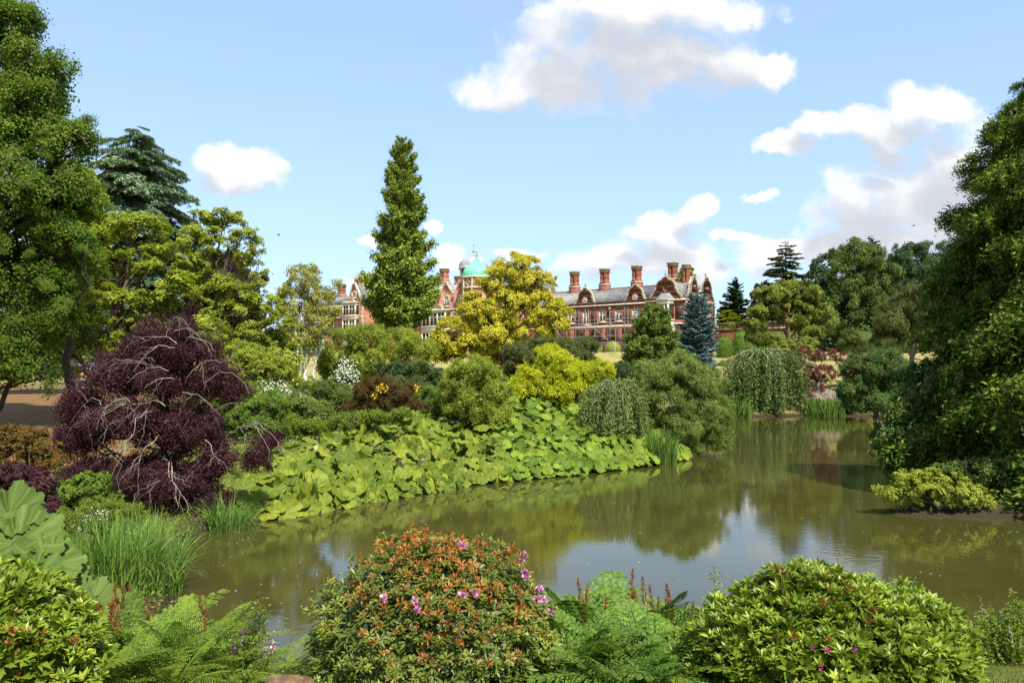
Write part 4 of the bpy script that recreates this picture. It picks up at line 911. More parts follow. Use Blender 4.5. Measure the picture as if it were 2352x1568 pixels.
# ------------------------------------------------------------------ golden domes, hedges and topiary on the terrace
def hl(x, y): v = Matrix.Rotation(HRZ, 3, 'Z') @ Vector((x, y, 0)) + Vector(HO); return v
def topiary(name, label, cat, loc, prof, mat, seed, L=.16, Wd=.1, n=2600, group=None, sq=None):
    rng = np.random.default_rng(seed); z0 = gz(loc[0], loc[1]); T = thing(name, label, cat, (loc[0], loc[1], z0), group, rz=HRZ if sq else 0)
    B = Buf(); Bi = Buf()
    if sq:
        a, b, h = sq; Bi.box(-a + .1, a - .1, -b + .1, b - .1, 0, h - .1); f = rng.choice(4, n, p=np.array([a * h, a * h, b * h, 2 * a * b]) / (2 * a * h + b * h + 2 * a * b)); p = np.zeros((n, 3)); nr = np.zeros((n, 3)); r1 = rng.uniform(-1, 1, n); r2 = rng.random(n)
        k = f == 0; p[k] = np.stack([r1[k] * a, -b + 0 * r1[k], r2[k] * h], 1); nr[k] = (0, -1, 0)
        k = f == 1; p[k] = np.stack([r1[k] * a, b + 0 * r1[k], r2[k] * h], 1); nr[k] = (0, 1, 0)
        k = f == 2; s_ = np.sign(rng.normal(size=k.sum())); p[k] = np.stack([s_ * a, r1[k] * b, r2[k] * h], 1); nr[k] = np.stack([s_, 0 * s_, 0 * s_], 1)
        k = f == 3; p[k] = np.stack([r1[k] * a, (r2[k] * 2 - 1) * b, h + 0 * r1[k]], 1); nr[k] = (0, 0, 1)
        p += rng.normal(size=p.shape) * .04
    else:
        Bi.lathe([(max(r - .12, .01), z * .97) for r, z in prof], n=12)
        zz = np.array([q[1] for q in prof]); rr = np.array([q[0] for q in prof]); z = rng.random(n) * zz.max(); r = np.interp(z, zz, rr); az = rng.random(n) * 6.283
        dz = np.gradient(rr, zz); sl = -np.interp(z, zz, dz); p = np.stack([np.cos(az) * r, np.sin(az) * r, z], 1) + rng.normal(size=(n, 3)) * .06; nr = np.stack([np.cos(az), np.sin(az), np.clip(sl, -1, 4)], 1)
    B.leaves(p, nr + rng.normal(size=p.shape) * .5, rng.normal(size=p.shape) + UP * .4, L, Wd, rng.random(n)); part('foliage', B, M[mat], T); part('core', Bi, M[mat], T); return T
for k, (x, y) in enumerate(((-17.9, -6.2), (-14.9, -6.2), (-11.0, -6.2))):
    v = hl(x, y); topiary('golden_shrub', ['golden dome peeping beside the dusky brown green tree', 'golden dome behind the temporary fence between two others', 'golden dome half hidden by the bushy dark pine'][k], 'shrub', v, [(1.0, 0), (1.35, .5), (1.3, 1.1), (1.0, 1.6), (.5, 1.95), (.0, 2.1)], 'limegold', 20 + k, group='golden domes on the terrace')
for k, (px, D, w_, h) in enumerate(((1665, 131, 1.3, 3.4), (1705, 133, 1.6, 4.1), (1775, 133, 1.3, 3.2))):
    topiary('topiary', ['small rounded green topiary dome below the terrace wall', 'taller clipped green topiary buttress beside the dark hedge', 'rounded topiary before the straight dark hedge under the pine'][k], 'topiary', (WX(px, D), D), [(w_ * .9, 0), (w_, h * .3), (w_ * .95, h * .6), (w_ * .7, h * .85), (0, h)], ['green', 'green', 'hedge'][k], 40 + k)
def hedge(label, pxa, pxb, D, h, seed):
    xa, xb = WX(pxa, D), WX(pxb, D); T = topiary('hedge', label, 'hedge', ((xa + xb) / 2, D), None, 'hedge', seed, n=int((xb - xa) * 260), sq=((xb - xa) / 2, .8, h)); T.rotation_euler = (0, 0, 0)
hedge('straight clipped dark hedge running below the terrace balustrade', 1690, 1830, 136, 3.6, 50)
hedge('long dark clipped hedge behind the red maple and pale path', 1935, 2090, 138, 3.6, 51)

# ------------------------------------------------------------------ far trees on the right and behind the house
G1 = 'trees behind the house and garden'
conifer('spruce_tree', 'dark pointed spruce standing beyond the end of the house', 172, 1690, 635, [(635,4),(660,18),(690,28),(715,36),(745,40)], 'conifer', nb=130, L=.5, Wd=.2, seed=301, tr=.3, group=G1, slope=(.6,-.05), thick=1.1)
conifer('pine_tree', 'dark pine crown peeping over the wing roof ridge beside a chimney', 182, 1578, 612, [(612,8),(625,18),(645,22),(660,16)], 'sequoia', nb=60, kind='tuft', L=.5, Wd=.2, seed=302, tr=.3, group=G1, zmin=2)
conifer('spruce_tree', 'spindly dark conifer behind the roof beside the birch crown', 225, 748, 655, [(655,5),(680,15),(710,18)], 'conifer', nb=60, L=.6, Wd=.25, seed=303, tr=.3, group=G1)
tree('beech_tree', 'dusky purple beech behind the golden pine', 'tree', 165, 1745, [(1745,680,22,28),(1760,660,20,18),(1740,710,26,26),(1765,720,24,26)], 'copper', L=.5, Wd=.3, rc=.9, seed=304, group=G1, dens=2.2)
conifer('redwood_tree', 'tall olive conifer with bare-tipped tiers above the golden pine', 150, 1808, 550, [(550,10),(580,32),(610,46),(640,52),(680,64),(720,60),(760,50)], 'redwood', bark='redbark', nb=130, ntw=26, nlf=26, L=.5, Wd=.2, slope=(.1,-.15), seed=305, tr=.6, group=G1, jit=(.5,1.1))
conifer('golden_conifer', 'flat-topped lime gold conifer above the balustrade', 158, 1672, 710, [(710,14),(722,26),(738,32),(750,28)], 'goldconifer', nb=60, L=.4, Wd=.18, slope=(.0,-.3), seed=306, tr=.25, group=G1, droop=.3)
tree('oak_tree', 'big rounded mid green oak between the conifers on the rise', 'tree', 146, 1985, [(1975,590,62,40),(1940,640,50,50),(2020,640,50,50),(1960,700,70,50),(2010,720,60,50),(1920,730,50,45),(1985,770,70,35)], 'oak', L=.45, Wd=.3, rc=1.0, mm=30, seed=307, tr=.6, group=G1, dens=2.4)
tree('yew_tree', 'dark yew crown between the redwood and the rounded oak', 'tree', 158, 1895, [(1895,610,32,28),(1920,600,26,26),(1880,650,36,36),(1900,700,40,50),(1870,740,40,40)], 'conifer', L=.5, Wd=.22, rc=.9, seed=308, group=G1, dens=2.4)
tree('yew_tree', 'tall dark yew on the skyline right of the rounded oak', 'tree', 158, 2090, [(2085,590,40,36),(2130,580,40,36),(2100,640,55,50),(2070,690,45,50),(2130,690,60,60),(2180,600,40,50),(2190,680,50,60),(2240,620,50,80)], 'conifer', L=.5, Wd=.24, rc=1.0, seed=309, group=G1, dens=2.4, tr=.6)
conifer('spruce_tree', 'thin spruce tip showing above the rounded oak', 172, 2006, 541, [(541,4),(560,16),(590,26),(640,30)], 'conifer', nb=80, L=.5, Wd=.2, seed=310, tr=.3, group=G1, slope=(.5,.1))
tree('olive_tree', 'dull olive spreading tree above the sloping path', 'tree', 108, 2090, [(2100,690,60,40),(2150,680,40,45),(2060,730,55,40),(2120,750,70,40),(2170,770,50,45),(2040,775,40,25),(2180,720,40,50),(2240,740,60,70)], 'duskgreen', L=.3, Wd=.16, rc=.7, mm=26, seed=311, tr=.4, group=G1, dens=2.0, gap=.25)
PG = lambda c: np.clip(.35 + .08 * vnoise(c, .8, 2), 0, 1)
tree('pine_tree', 'spreading golden green pine with bare trunk in tiered pads', 'tree', 118, 1815, [(1790,675,58,22),(1850,672,42,20),(1815,655,30,14),(1750,715,36,16),(1870,710,46,16),(1895,735,34,12),(1730,745,34,18),(1700,748,22,10),(1860,760,38,16),(1800,705,70,18),(1840,735,50,14)], 'pinegold', bark='redbark', L=.32, Wd=.13, rc=.65, mm=30, flat=.4, upw=1.1, droop=-.4, seed=312, tr=.42, gap=.2, dens=2.4)
tree('pine_shrub', 'low golden green pine shrub at the foot of the tiered pine', 'shrub', 112, 1800, [(1780,800,32,22),(1830,800,40,22),(1760,775,26,16),(1850,785,26,14)], 'pinegold', L=.3, Wd=.12, rc=.5, seed=313, tr=.15, dens=2.2, upw=1.)
tree('dome_shrub', 'bronze green rounded shrub before the hedge by the pale path', 'shrub', 125, 1950, [(1950,772,24,16),(1935,785,18,12),(1972,785,18,12)], 'duskgreen', L=.26, Wd=.16, rc=.5, seed=314, tr=.12, trunk_name='stem')
tree('rose_bush', 'bronze leaved bush before the hedge with the clipped dome beside it', 'shrub', 126, 1735, [(1730,775,20,14),(1752,785,20,12)], 'duskgreen', L=.26, Wd=.16, rc=.45, seed=315, tr=.1, trunk_name='stem')
# path / low wall on the rise
B = Buf(); xa, xb = WX(2030, 112), WX(2240, 104)
T = thing('retaining_wall', 'low grey stone retaining edge along the path on the rise', 'wall', (xa, 112, gz(xa, 112)))
for k in range(9):
    f0 = k / 9; f1 = (k + .96) / 9; B = Buf(); x0_ = (xb - xa) * f0; x1_ = (xb - xa) * f1; y0_ = -8 * f0; dzz = gz(xa + x0_, 112 + y0_) - gz(xa, 112); B.box(x0_, x1_, y0_ - .3, y0_ + .3, dzz - .3, dzz + .65); part('stone', B, M['rock'], T)

def woodland(label, D, lobes, mat, seed, L=.9, Wd=.6):
    r = np.random.default_rng(seed); lw = px_lobes(lobes, D, np.zeros(3)); cn = [int(R[0] * R[2] * 2.2) + 6 for c, R in lw]; c, n = lobe_points(lw, cn, r, .25); B = Buf(); clumps(B, c, n, 2.2, 22, L * 1.2, Wd * 1.2, r, .5); o = put('woodland', B.mesh('woodland', M[mat]), kind='stuff'); o['label'] = label; o['category'] = 'woodland'
woodland('dark mass of woodland closing the view behind the oak and yews', 185, [(x, 690 + 14 * math.sin(x * .13), 60, 70) for x in range(1850, 2420, 45)] + [(x, 780, 60, 50) for x in range(1690, 2420, 50)], 'conifer', 71)
woodland('shaded mass of trees closing the view behind the maples', 135, [(x, 700 + 25 * math.sin(x * .05), 60, 90) for x in range(-60, 560, 50)] + [(x, 800, 60, 40) for x in range(150, 720, 50)], 'oak', 72, .7, .45)
# ------------------------------------------------------------------ middle trees before the house
conifer('sequoia_tree', 'very tall narrow dark green conifer towering before the house', 86, 922, 322, [(322,16),(345,28),(380,38),(440,46),(500,54),(600,68),(660,80),(720,76),(760,54)], 'sequoia', bark='redbark', nb=290, kind='tuft', ntw=16, nlf=62, L=.26, Wd=.12, tw=.30, slope=(.45,.0), lift=.35, seed=320, tr=.75, thick=.95, jit=(.55,1.15))
tree('golden_tree', 'golden yellow leaved tree covering the middle of the house', 'tree', 76, 1170, [(1190,620,62,40),(1150,650,50,40),(1230,650,48,40),(1245,710,58,42),(1180,710,70,50),(1130,720,50,45),(1270,745,36,26),(1090,700,40,26),(1060,745,50,22),(1080,790,70,28),(1020,780,40,20),(1030,810,50,16),(1140,770,60,40),(1220,765,60,36),(1150,810,60,24)], 'gold', N=290, cover=3., L=.22, Wd=.15, rc=.55, mm=26, flat=.4, seed=321, tr=.35, dens=2.1, gap=.12, droop=.1, bias=lambda c: np.clip(.5 + .035 * (c[:, 2] - 5) + .25 * vnoise(c, .55, 3), 0, 1))
tree('smoke_tree', 'dusky brown green rounded tree below the golden tree', 'tree', 63, 1255, [(1250,815,70,42),(1200,810,45,36),(1310,810,52,34),(1345,790,40,16),(1270,860,70,30),(1190,850,36,30),(1340,840,36,30)], 'duskgreen', L=.16, Wd=.09, rc=.4, mm=28, seed=322, tr=.18, stems=3, dens=2.2)
conifer('cypress_tree', 'bushy dark green pine standing before the wing beside the blue spruce', 90, 1500, 706, [(706,16),(730,38),(770,52),(810,62),(840,66),(870,56)], 'pinedark', nb=240, kind='tuft', ntw=18, nlf=60, L=.24, Wd=.11, tw=.34, slope=(.6,.05), lift=.2, seed=323, tr=.35, jit=(.5,1.1))
conifer('blue_spruce', 'silvery blue spruce covering the corner of the wing', 92, 1603, 672, [(672,14),(690,30),(720,38),(770,46),(820,50),(870,44)], 'spruceblue', nb=260, ntw=24, nlf=40, L=.22, Wd=.09, tw=.36, slope=(.25,-.1), lift=.2, droop=.2, seed=324, tr=.3, jit=(.55,1.1))
tree('bamboo_bush', 'wide feathery olive green bush below the tall conifer', 'shrub', 60, 860, [(800,775,40,28),(850,775,50,30),(910,785,60,32),(780,830,55,45),(860,830,70,45),(940,830,50,40),(970,800,40,22),(900,860,70,25)], 'bamboo', L=.2, Wd=.06, rc=.42, mm=30, flat=.7, upw=.2, droop=.1, seed=325, tr=.06, stems=7, dens=2.1, hang=.3, trunk_name='stem', rnd=.8)
tree('dark_evergreen', 'glossy dark evergreen shrub below the olive bush', 'shrub', 55, 950, [(900,855,40,30),(960,860,50,30),(1000,870,40,26),(930,895,60,18)], 'darkshrub', L=.14, Wd=.08, rc=.3, seed=326, tr=.06, stems=5, dens=2.1, trunk_name='stem')
tree('birch_tree', 'slender birch with white stems and pale golden leaves', 'tree', 56, 712, [(700,640,44,30),(670,680,40,36),(740,680,30,26),(690,710,56,30),(760,710,24,18),(670,740,40,30),(730,745,40,26),(690,780,48,22),(780,650,12,10),(700,615,30,14)], 'birch', bark='birchbark', L=.16, Wd=.11, flat=.9, upw=.1, droop=.6, seed=327, tr=.085, stems=5, spread=2.2, dens=1.6, gap=.25, hang=1.0, cover=1.15, topfrac=.9, nsub=6)
# ---- far left and left trees
tree('beech_tree', 'dark copper beech glimpsed between the olive maples', 'tree', 72, 500, [(500,610,55,50),(540,660,60,50),(470,680,50,50),(490,740,70,45),(560,720,50,50)], 'copper', L=.26, Wd=.16, rc=.6, seed=330, tr=.3, dens=2.0)
conifer('cedar_tree', 'blue green cedar with drooping layered boughs rising behind the maples', 76, 305, 290, [(290,40),(310,80),(350,115),(420,140),(500,150),(580,150),(660,130),(740,100)], 'cedar', nb=280, ntw=34, nlf=44, L=.34, Wd=.1, tw=.42, slope=(.0,-.38), droop=.4, seed=331, tr=.8, jit=(.5,1.12))
OM = dict(mat='olive_maple', L=.2, Wd=.15, flat=.25, upw=1.2, droop=.15, gap=.15, shell=.3, upmix=.8, N=250)
tree('maple_tree', 'olive yellow maple in flat tiers behind the purple weeping beech', 'tree', 47, 265, [(240,520,70,34),(310,515,70,34),(200,590,50,34),(280,600,70,38),(350,590,60,40),(400,560,40,30),(240,680,60,30),(340,690,70,34),(410,650,50,30),(180,740,70,40),(230,790,80,36),(330,745,80,34),(120,800,60,36),(440,760,80,40),(150,850,50,24)], tr=.3, stems=2, seed=332, dens=1.7, **OM)
tree('maple_tree', 'olive yellow maple leaning out against the sky near the birch', 'tree', 51, 440, [(500,495,60,26),(560,540,36,34),(590,580,18,26),(470,535,50,30),(540,585,56,22),(460,600,60,36),(570,640,40,24),(600,625,16,16),(520,650,60,30),(450,670,60,34),(600,690,46,26),(540,710,70,34),(630,740,46,40),(590,780,60,44),(650,810,40,36),(520,780,60,40)], tr=.26, stems=3, seed=333, dens=1.6, **OM)
tree('sycamore_tree', 'yellow green sycamore boughs overlapping the cedar', 'tree', 42, 162, [(150,410,70,44),(205,460,36,50),(130,500,90,60),(200,540,46,40),(90,430,60,50),(110,590,90,50)], 'lime_maple', bark='darkbark', L=.17, Wd=.13, rc=.5, mm=28, flat=.3, upw=.9, seed=334, tr=.28, dens=2.0, gap=.12)
tree('big_maple', 'large green maple filling the edge of the view with its tall crown', 'tree', 37, -90, [(40,50,50,60),(20,150,80,60),(115,150,34,26),(60,210,70,46),(-40,300,130,110),(90,310,80,50),(160,320,60,40),(40,400,120,70),(20,540,120,90),(-20,680,140,90),(90,640,70,60),(60,740,90,60),(20,800,90,50),(-80,100,130,160),(130,720,50,40),(120,440,90,80),(60,470,120,90),(130,590,90,80),(40,250,100,60),(40,835,80,26),(110,850,50,20)], 'maple', bark='darkbark', L=.17, Wd=.13, rc=.5, mm=30, flat=.5, upw=.7, seed=335, tr=.4, dens=2.3, gap=.1, nsub=8, N=290)
tree('shade_tree', 'dark leaved tree standing deep in shade behind the big maple', 'tree', 62, 168, [(100,650,110,80),(180,620,80,80),(60,760,80,60),(150,740,60,40),(200,700,60,50)], 'maple', bark='darkbark', L=.22, Wd=.15, rc=.6, seed=336, tr=.5, dens=2.0)
tree('lawn_tree', 'far green tree beyond the sunlit lawn under the big maple', 'tree', 190, 20, [(-40,800,60,30),(40,805,60,28),(110,810,50,24),(170,815,50,22)], 'oak', L=.6, Wd=.4, rc=1.2, seed=337, tr=.5)
# ---- purple weeping beech
T, o, lw = tree('weeping_beech', 'weeping purple beech with bare silvery branches trailing to the water', 'tree', 27.5, 385, [(390,765,80,36),(320,800,70,40),(445,805,70,42),(270,870,70,42),(380,870,100,50),(480,870,60,50),(235,965,70,50),(335,970,90,60),(440,985,80,60),(535,890,36,34),(215,1080,60,44),(315,1095,90,60),(415,1110,90,66),(500,1060,44,50),(590,1050,44,30),(620,1010,22,20),(395,1180,90,46),(330,1180,60,34),(475,1165,56,50),(150,1010,36,26),(185,930,60,36),(180,1010,60,44),(480,1218,70,10),(250,840,40,30)], 'purple', bark='darkbark', L=.09, Wd=.055, rc=.24, mm=34, flat=.9, upw=.3, droop=.8, seed=338, tr=.14, dens=1.9, gap=.15, N=290, upmix=.1, hang=2.4, nsub=3, shell=.16)
rng = np.random.default_rng(5); B = Buf()
def arch(B, a, b, rise, r0, rng, forks=3, depth=0):
    t_ = np.linspace(0, 1, 9)[:, None]; L_ = np.linalg.norm(b - a); p = a + (b - a) * t_; p[:, 2] += rise * L_ * 4 * (t_ * (1 - t_))[:, 0]; p += rng.normal(size=p.shape) * L_ * .025
    B.tube(p, r0, r0 * .3, 5)
    if depth < 2:
        for _ in range(forks):
            k = rng.integers(2, 8); e = p[k] + (b - a) * rng.uniform(.25, .6) + rng.normal(size=3) * L_ * .28 - UP * L_ * .12; arch(B, p[k], e, rise * .7, r0 * .45, rng, 2 if depth == 0 else 1, depth + 1)
for (x0, y0, x1, y1, rise, r) in [(400,800,310,850,.25,.034),(410,790,320,790,.2,.03),(420,790,500,815,.2,.03),(400,760,470,790,.2,.024),(390,850,290,880,.2,.032),(400,870,330,890,.15,.03),(380,930,270,985,.22,.036),(350,940,280,1040,.15,.04),(330,930,215,990,.22,.03),(300,920,215,985,.3,.03),(420,900,500,950,.15,.028),(430,870,560,850,.2,.028),(470,880,575,900,.25,.026),(390,1060,410,1160,.05,.045),(375,1040,405,1150,.03,.04),(470,1010,505,1065,.12,.035),(360,1000,300,1090,.1,.035),(370,1100,340,1130,.1,.025),(520,1000,600,985,.12,.032),(560,985,640,1040,.3,.03),(560,990,620,1060,.3,.026),(400,730,440,760,.2,.02),(240,930,160,980,.3,.022),(300,830,230,870,.25,.022)]:
    a = P(x0, y0, 27.5 - rng.uniform(.5, 1.6)) - o; b = P(x1, y1, 27.5 - rng.uniform(1.0, 2.3)) - o; arch(B, a, b, rise, r * .42, rng, 3)
part('bare_branches', B, M['palebark'], T, True, label='bare silvery drooping branches')
# ------------------------------------------------------------------ shrubs of the middle bank
tree('flowering_shrub', 'white flowering shrub below the birch stems', 'shrub', 50, 795, [(795,860,30,18),(780,880,28,18),(815,875,22,20)], 'green', L=.1, Wd=.06, rc=.25, seed=340, tr=.03, stems=5, trunk_name='stem')
for lab, D, cx_, cy_, rx_, ry_, n, sd in (('white flowering shrub below the birch stems', 49.2, 795, 855, 26, 26, 420, 1), ('white blossom sprays beside the purple beech', 43, 640, 888, 44, 22, 420, 2)):
    pass
def blossom(T_loc_D, pts, mat, n, size, seed, parent, spread):
    rng = np.random.default_rng(seed); B = Buf(); o = np.array(parent.location)
    for (px, py) in pts:
        c = P(px, py, T_loc_D) - o; p = c + rng.normal(size=(n, 3)) * np.array([spread, spread * .6, spread * .8]); B.leaves(p, rng.normal(size=p.shape) - np.array([0, .8, -.5]), rng.normal(size=p.shape), size * rng.uniform(.6, 1.3, n), size * .8, rng.random(n))
    part('blossom', B, M[mat], parent)
fs = [o_ for o_ in COL.objects if o_.name == 'flowering_shrub'][0]
blossom(49, [(785,858),(800,850),(810,862),(792,842),(775,868),(808,875),(797,832)], 'white', 46, .1, 3, fs, .28)
T, o, lw = tree('flowering_shrub', 'pale green shrub with white blossom sprays beside the purple beech', 'shrub', 43, 635, [(610,890,36,20),(650,905,36,22),(580,900,30,20)], 'green', L=.1, Wd=.06, rc=.25, seed=341, tr=.03, stems=5, trunk_name='stem')
blossom(42, [(600,888),(622,884),(640,890),(655,885),(662,895),(590,900)], 'white', 30, .09, 4, T, .25)
SH = [('low_herbs','mixed low green herbs at the upper edge of the butterbur bed',40.5,760,[(720,978,50,18),(800,966,50,18),(860,955,46,14),(660,988,44,20),(920,952,30,12)],'herb',.1,.05,.24),
 ('maple_shrub','olive yellow young maples filling the gap below the leaning maple',46,600,[(560,820,50,34),(610,840,44,30),(650,850,36,24),(520,850,50,30),(580,870,50,24)],'olive_maple',.14,.09,.34),
 ('rough_shrub','pale green tall herbs in the hollow behind the butterbur',41,540,[(560,900,36,26),(520,930,40,30),(545,965,40,26),(500,900,36,30),(640,965,40,22)],'herb',.1,.05,.24),
 ('green_shrub','yellow green feathery shrub standing in the butterbur bed',44.5,1090,[(1090,850,55,34),(1060,880,50,40),(1120,890,50,45),(1080,930,60,40),(1130,950,44,34),(1050,930,36,30),(1100,975,40,18)],'bamboo',.12,.06,.3),
 ('azalea_bush','brown red azalea mound with a few orange flowers',46,880,[(850,900,40,22),(910,905,44,26),(880,925,60,22),(820,935,36,16),(945,930,30,20),(860,880,30,14)],'brown',.1,.05,.24),
 ('green_shrub','mid green mounded shrub right of the purple beech',39,600,[(590,940,40,34),(630,930,34,30),(560,960,36,30),(600,975,50,22)],'green',.11,.06,.26),
 ('green_shrub','grey green loose shrub behind the butterbur leaves',42,690,[(680,920,40,30),(720,940,40,26),(670,955,40,22),(740,955,26,16)],'willow',.11,.05,.26),
 ('green_shrub','dark green clipped looking bush between birch and azalea',47,765,[(740,895,36,20),(780,905,34,20),(770,925,36,18),(720,890,24,16)],'oak',.1,.06,.24),
 ('yellow_shrub','small yellow tinged shrub at the foot of the birch',50,700,[(690,880,30,14),(720,890,30,14),(660,865,26,12)],'lime_maple',.1,.06,.24),
 ('green_shrub','leafy bush behind the brown azalea mound',49,930,[(930,880,36,18),(900,875,30,14),(970,895,30,18)],'duskgreen',.11,.06,.26),
 ('green_shrub','bright green low shrub between azalea and feathery shrub',46,985,[(975,915,24,16),(1000,925,26,16),(990,900,20,14)],'green',.11,.05,.24),
 ('lime_shrub','brilliant lime yellow shrub glowing before the dusky tree',53,1285,[(1270,830,46,32),(1240,870,50,36),(1310,860,50,36),(1210,900,44,30),(1290,900,60,36),(1370,850,38,20),(1340,890,44,30),(1250,930,46,18),(1320,925,40,18),(1195,880,26,20),(1265,808,18,14)],'limegold',.15,.07,.34),
 ('willow_bush','broad grey green willow bush leaning over the water',50,1560,[(1560,850,60,36),(1500,870,50,40),(1610,880,50,44),(1540,920,70,50),(1620,950,50,50),(1560,990,70,46),(1640,1000,34,30),(1530,1030,36,26),(1590,1035,46,22),(1480,900,40,40)],'willow',.14,.04,.34),
 ('cut_shrub','dark low conifer spreading above the far rockery',86,2010,[(2010,820,56,26),(1985,850,50,36),(2040,850,50,36),(1970,890,44,34),(2000,920,44,24),(2060,890,40,34),(1960,920,26,20)],'hedge',.26,.1,.5),
 ('far_herb','pale green herb clump at the far shore beyond the iris',95.5,1960,[(1955,935,26,14),(1980,930,18,16),(1930,935,18,12)],'green',.2,.12,.4),
 ('understorey_shrub','dark understorey shrub between the willow and weeping trees',64,1430,[(1400,870,50,24),(1430,850,30,20)],'darkshrub',.15,.08,.34),
 ('terrace_shrub','soft green shrub below the terrace beside the weeping willow',118,1650,[(1655,850,20,20),(1640,870,22,18)],'green',.24,.14,.5)]
for k, (nm, lab, D, bx, lob, mt, L_, W_, rc_) in enumerate(SH):
    up = nm in ('lime_shrub', 'willow_bush')
    T, o, lw = tree(nm, lab, 'shrub', D, bx, lob, mt, L=L_, Wd=W_, rc=rc_, seed=360 + k, tr=.05 * D / 45, stems=5, dens=2.9, flat=.9 if up else .6, upw=.3 if up else .5, droop=-.6 if up else .1, trunk_name='stem', rnd=.8, gap=0., upmix=.15 if up else .25, N=290 if up else 200, shell=.28)
    if nm == 'azalea_bush': blossom(45, [(875,888),(880,893),(960,890),(858,908)], 'yellowflower', 26, .1, 8, T, .14)
weeping('weeping_birch', 'small weeping tree with trailing green twigs beside the lime shrub', 47.5, 1412, 1330, 1488, 858, 1000, 'wbirch', 'palebark', 380, nl=18, ns=620, L=.12, Wd=.065, step=.15, tr=.12)
weeping('weeping_willow', 'large weeping tree with hanging curtains on the far bank', 97, 1745, 1650, 1838, 790, 950, 'wbirch', 'palebark', 381, nl=22, ns=600, L=.27, Wd=.13, step=.3, tr=.25)
# red maple and rocks of the far bank
T, o, lw = tree('red_maple', 'red leaved maple with bare twigs above the rockery', 'tree', 99, 1880, [(1850,810,34,18),(1900,815,40,16),(1940,820,34,14),(1850,850,36,22),(1890,855,36,18),(1860,885,34,20),(1930,850,28,14),(1880,910,36,12),(1835,830,20,16)], 'redacer', bark='palebark', L=.2, Wd=.12, rc=.5, mm=20, seed=390, tr=.16, stems=3, dens=1.0, gap=.35, nsub=9)
rng = np.random.default_rng(91)
def rock(label, px, py, D, w_, h, seed, mat='rock', group=None, name='rock'):
    r = np.random.default_rng(seed); c = P(px, py, D); z0 = gz(c[0], D); import bmesh
    bm = bmesh.new(); bmesh.ops.create_icosphere(bm, subdivisions=3, radius=1)
    ph = r.random(6) * 6
    for v in bm.verts:
        p = np.array(v.co); k = 1 + .18 * math.sin(p[0] * 3 + ph[0]) * math.sin(p[1] * 3.3 + ph[1]) + .1 * math.sin(p[2] * 6 + ph[2] + p[0] * 4) + .05 * math.sin(p[1] * 11 + ph[3])
        q = np.sign(p) * np.abs(p) ** .75; v.co = Vector((q[0] * w_ * k, q[1] * w_ * .7 * k, q[2] * h * k))
    me = bpy.data.meshes.new(name); bm.to_mesh(me); bm.free(); me.materials.append(M[mat])
    for p in me.polygons: p.use_smooth = True
    o = put(name, me); o.location = (c[0], D, z0 + h * .35); o['label'] = label; o['category'] = 'rock'
    if group: o['group'] = group
    return o
for k, (px, py) in enumerate(((1845,905),(1870,900),(1893,897),(1912,905),(1880,918),(1900,922),(1930,915))):
    rock('weathered brown block of the rockery under the red maple', px, py, 98.6 - (k > 3) * 1.0, .95, .6 + .12 * (k % 3), 400 + k, group='rockery stones on the far bank')
# ---- right bank: sumac, swamp cypress, dogwood
tree('sumac_tree', 'blue green sumac thicket leaning over the water below the dark conifer', 'shrub', 35, 2190, [(2110,860,50,34),(2070,920,50,50),(2150,900,60,50),(2080,990,55,46),(2140,1000,70,60),(2040,1000,36,30),(2070,1060,50,36),(2140,1070,60,40),(2210,950,60,70),(2210,1050,60,50)], 'sumac', L=.30, Wd=.075, rc=.42, mm=26, flat=.55, upw=.7, droop=.45, seed=410, tr=.1, stems=5, dens=2.1, trunk_name='stem', rnd=.4)
conifer('swamp_cypress', 'huge dark feathery conifer towering over the right bank', 33, 2440, 40, [(40,16),(225,105),(300,170),(400,215),(460,235),(560,262),(700,290),(800,310),(930,340),(1050,375),(1130,390),(1190,340)], 'swamp', bark='darkbark', nb=298, kind='plume', ntw=44, nlf=64, L=.17, Wd=.065, tw=.42, slope=(.3,-.12), droop=.3, seed=411, tr=.6, thick=1.3, jit=(.7,1.06))
tree('dogwood_shrub', 'yellow green variegated dogwood spreading low over the pond edge', 'shrub', 29.3, 2170, [(2110,1125,60,30),(2180,1120,60,34),(2060,1135,40,20),(2150,1155,90,22),(2230,1140,44,30),(2080,1100,30,20),(2040,1125,28,10),(2130,1085,34,16)], 'dogwood', L=.11, Wd=.07, rc=.24, mm=26, flat=.35, upw=1.0, seed=412, tr=.04, stems=6, dens=2.0, trunk_name='stem', gap=.15)
tree('bank_shrub', 'dark green shrub with pale specks between dogwood and conifer', 'shrub', 30.5, 2310, [(2290,1120,50,40),(2340,1140,50,40),(2250,1080,50,30),(2330,1070,60,36),(2400,1120,60,60),(2170,1075,40,16)], 'oak', L=.12, Wd=.07, rc=.26, mm=26, seed=413, tr=.05, stems=5, dens=2.2, trunk_name='stem')
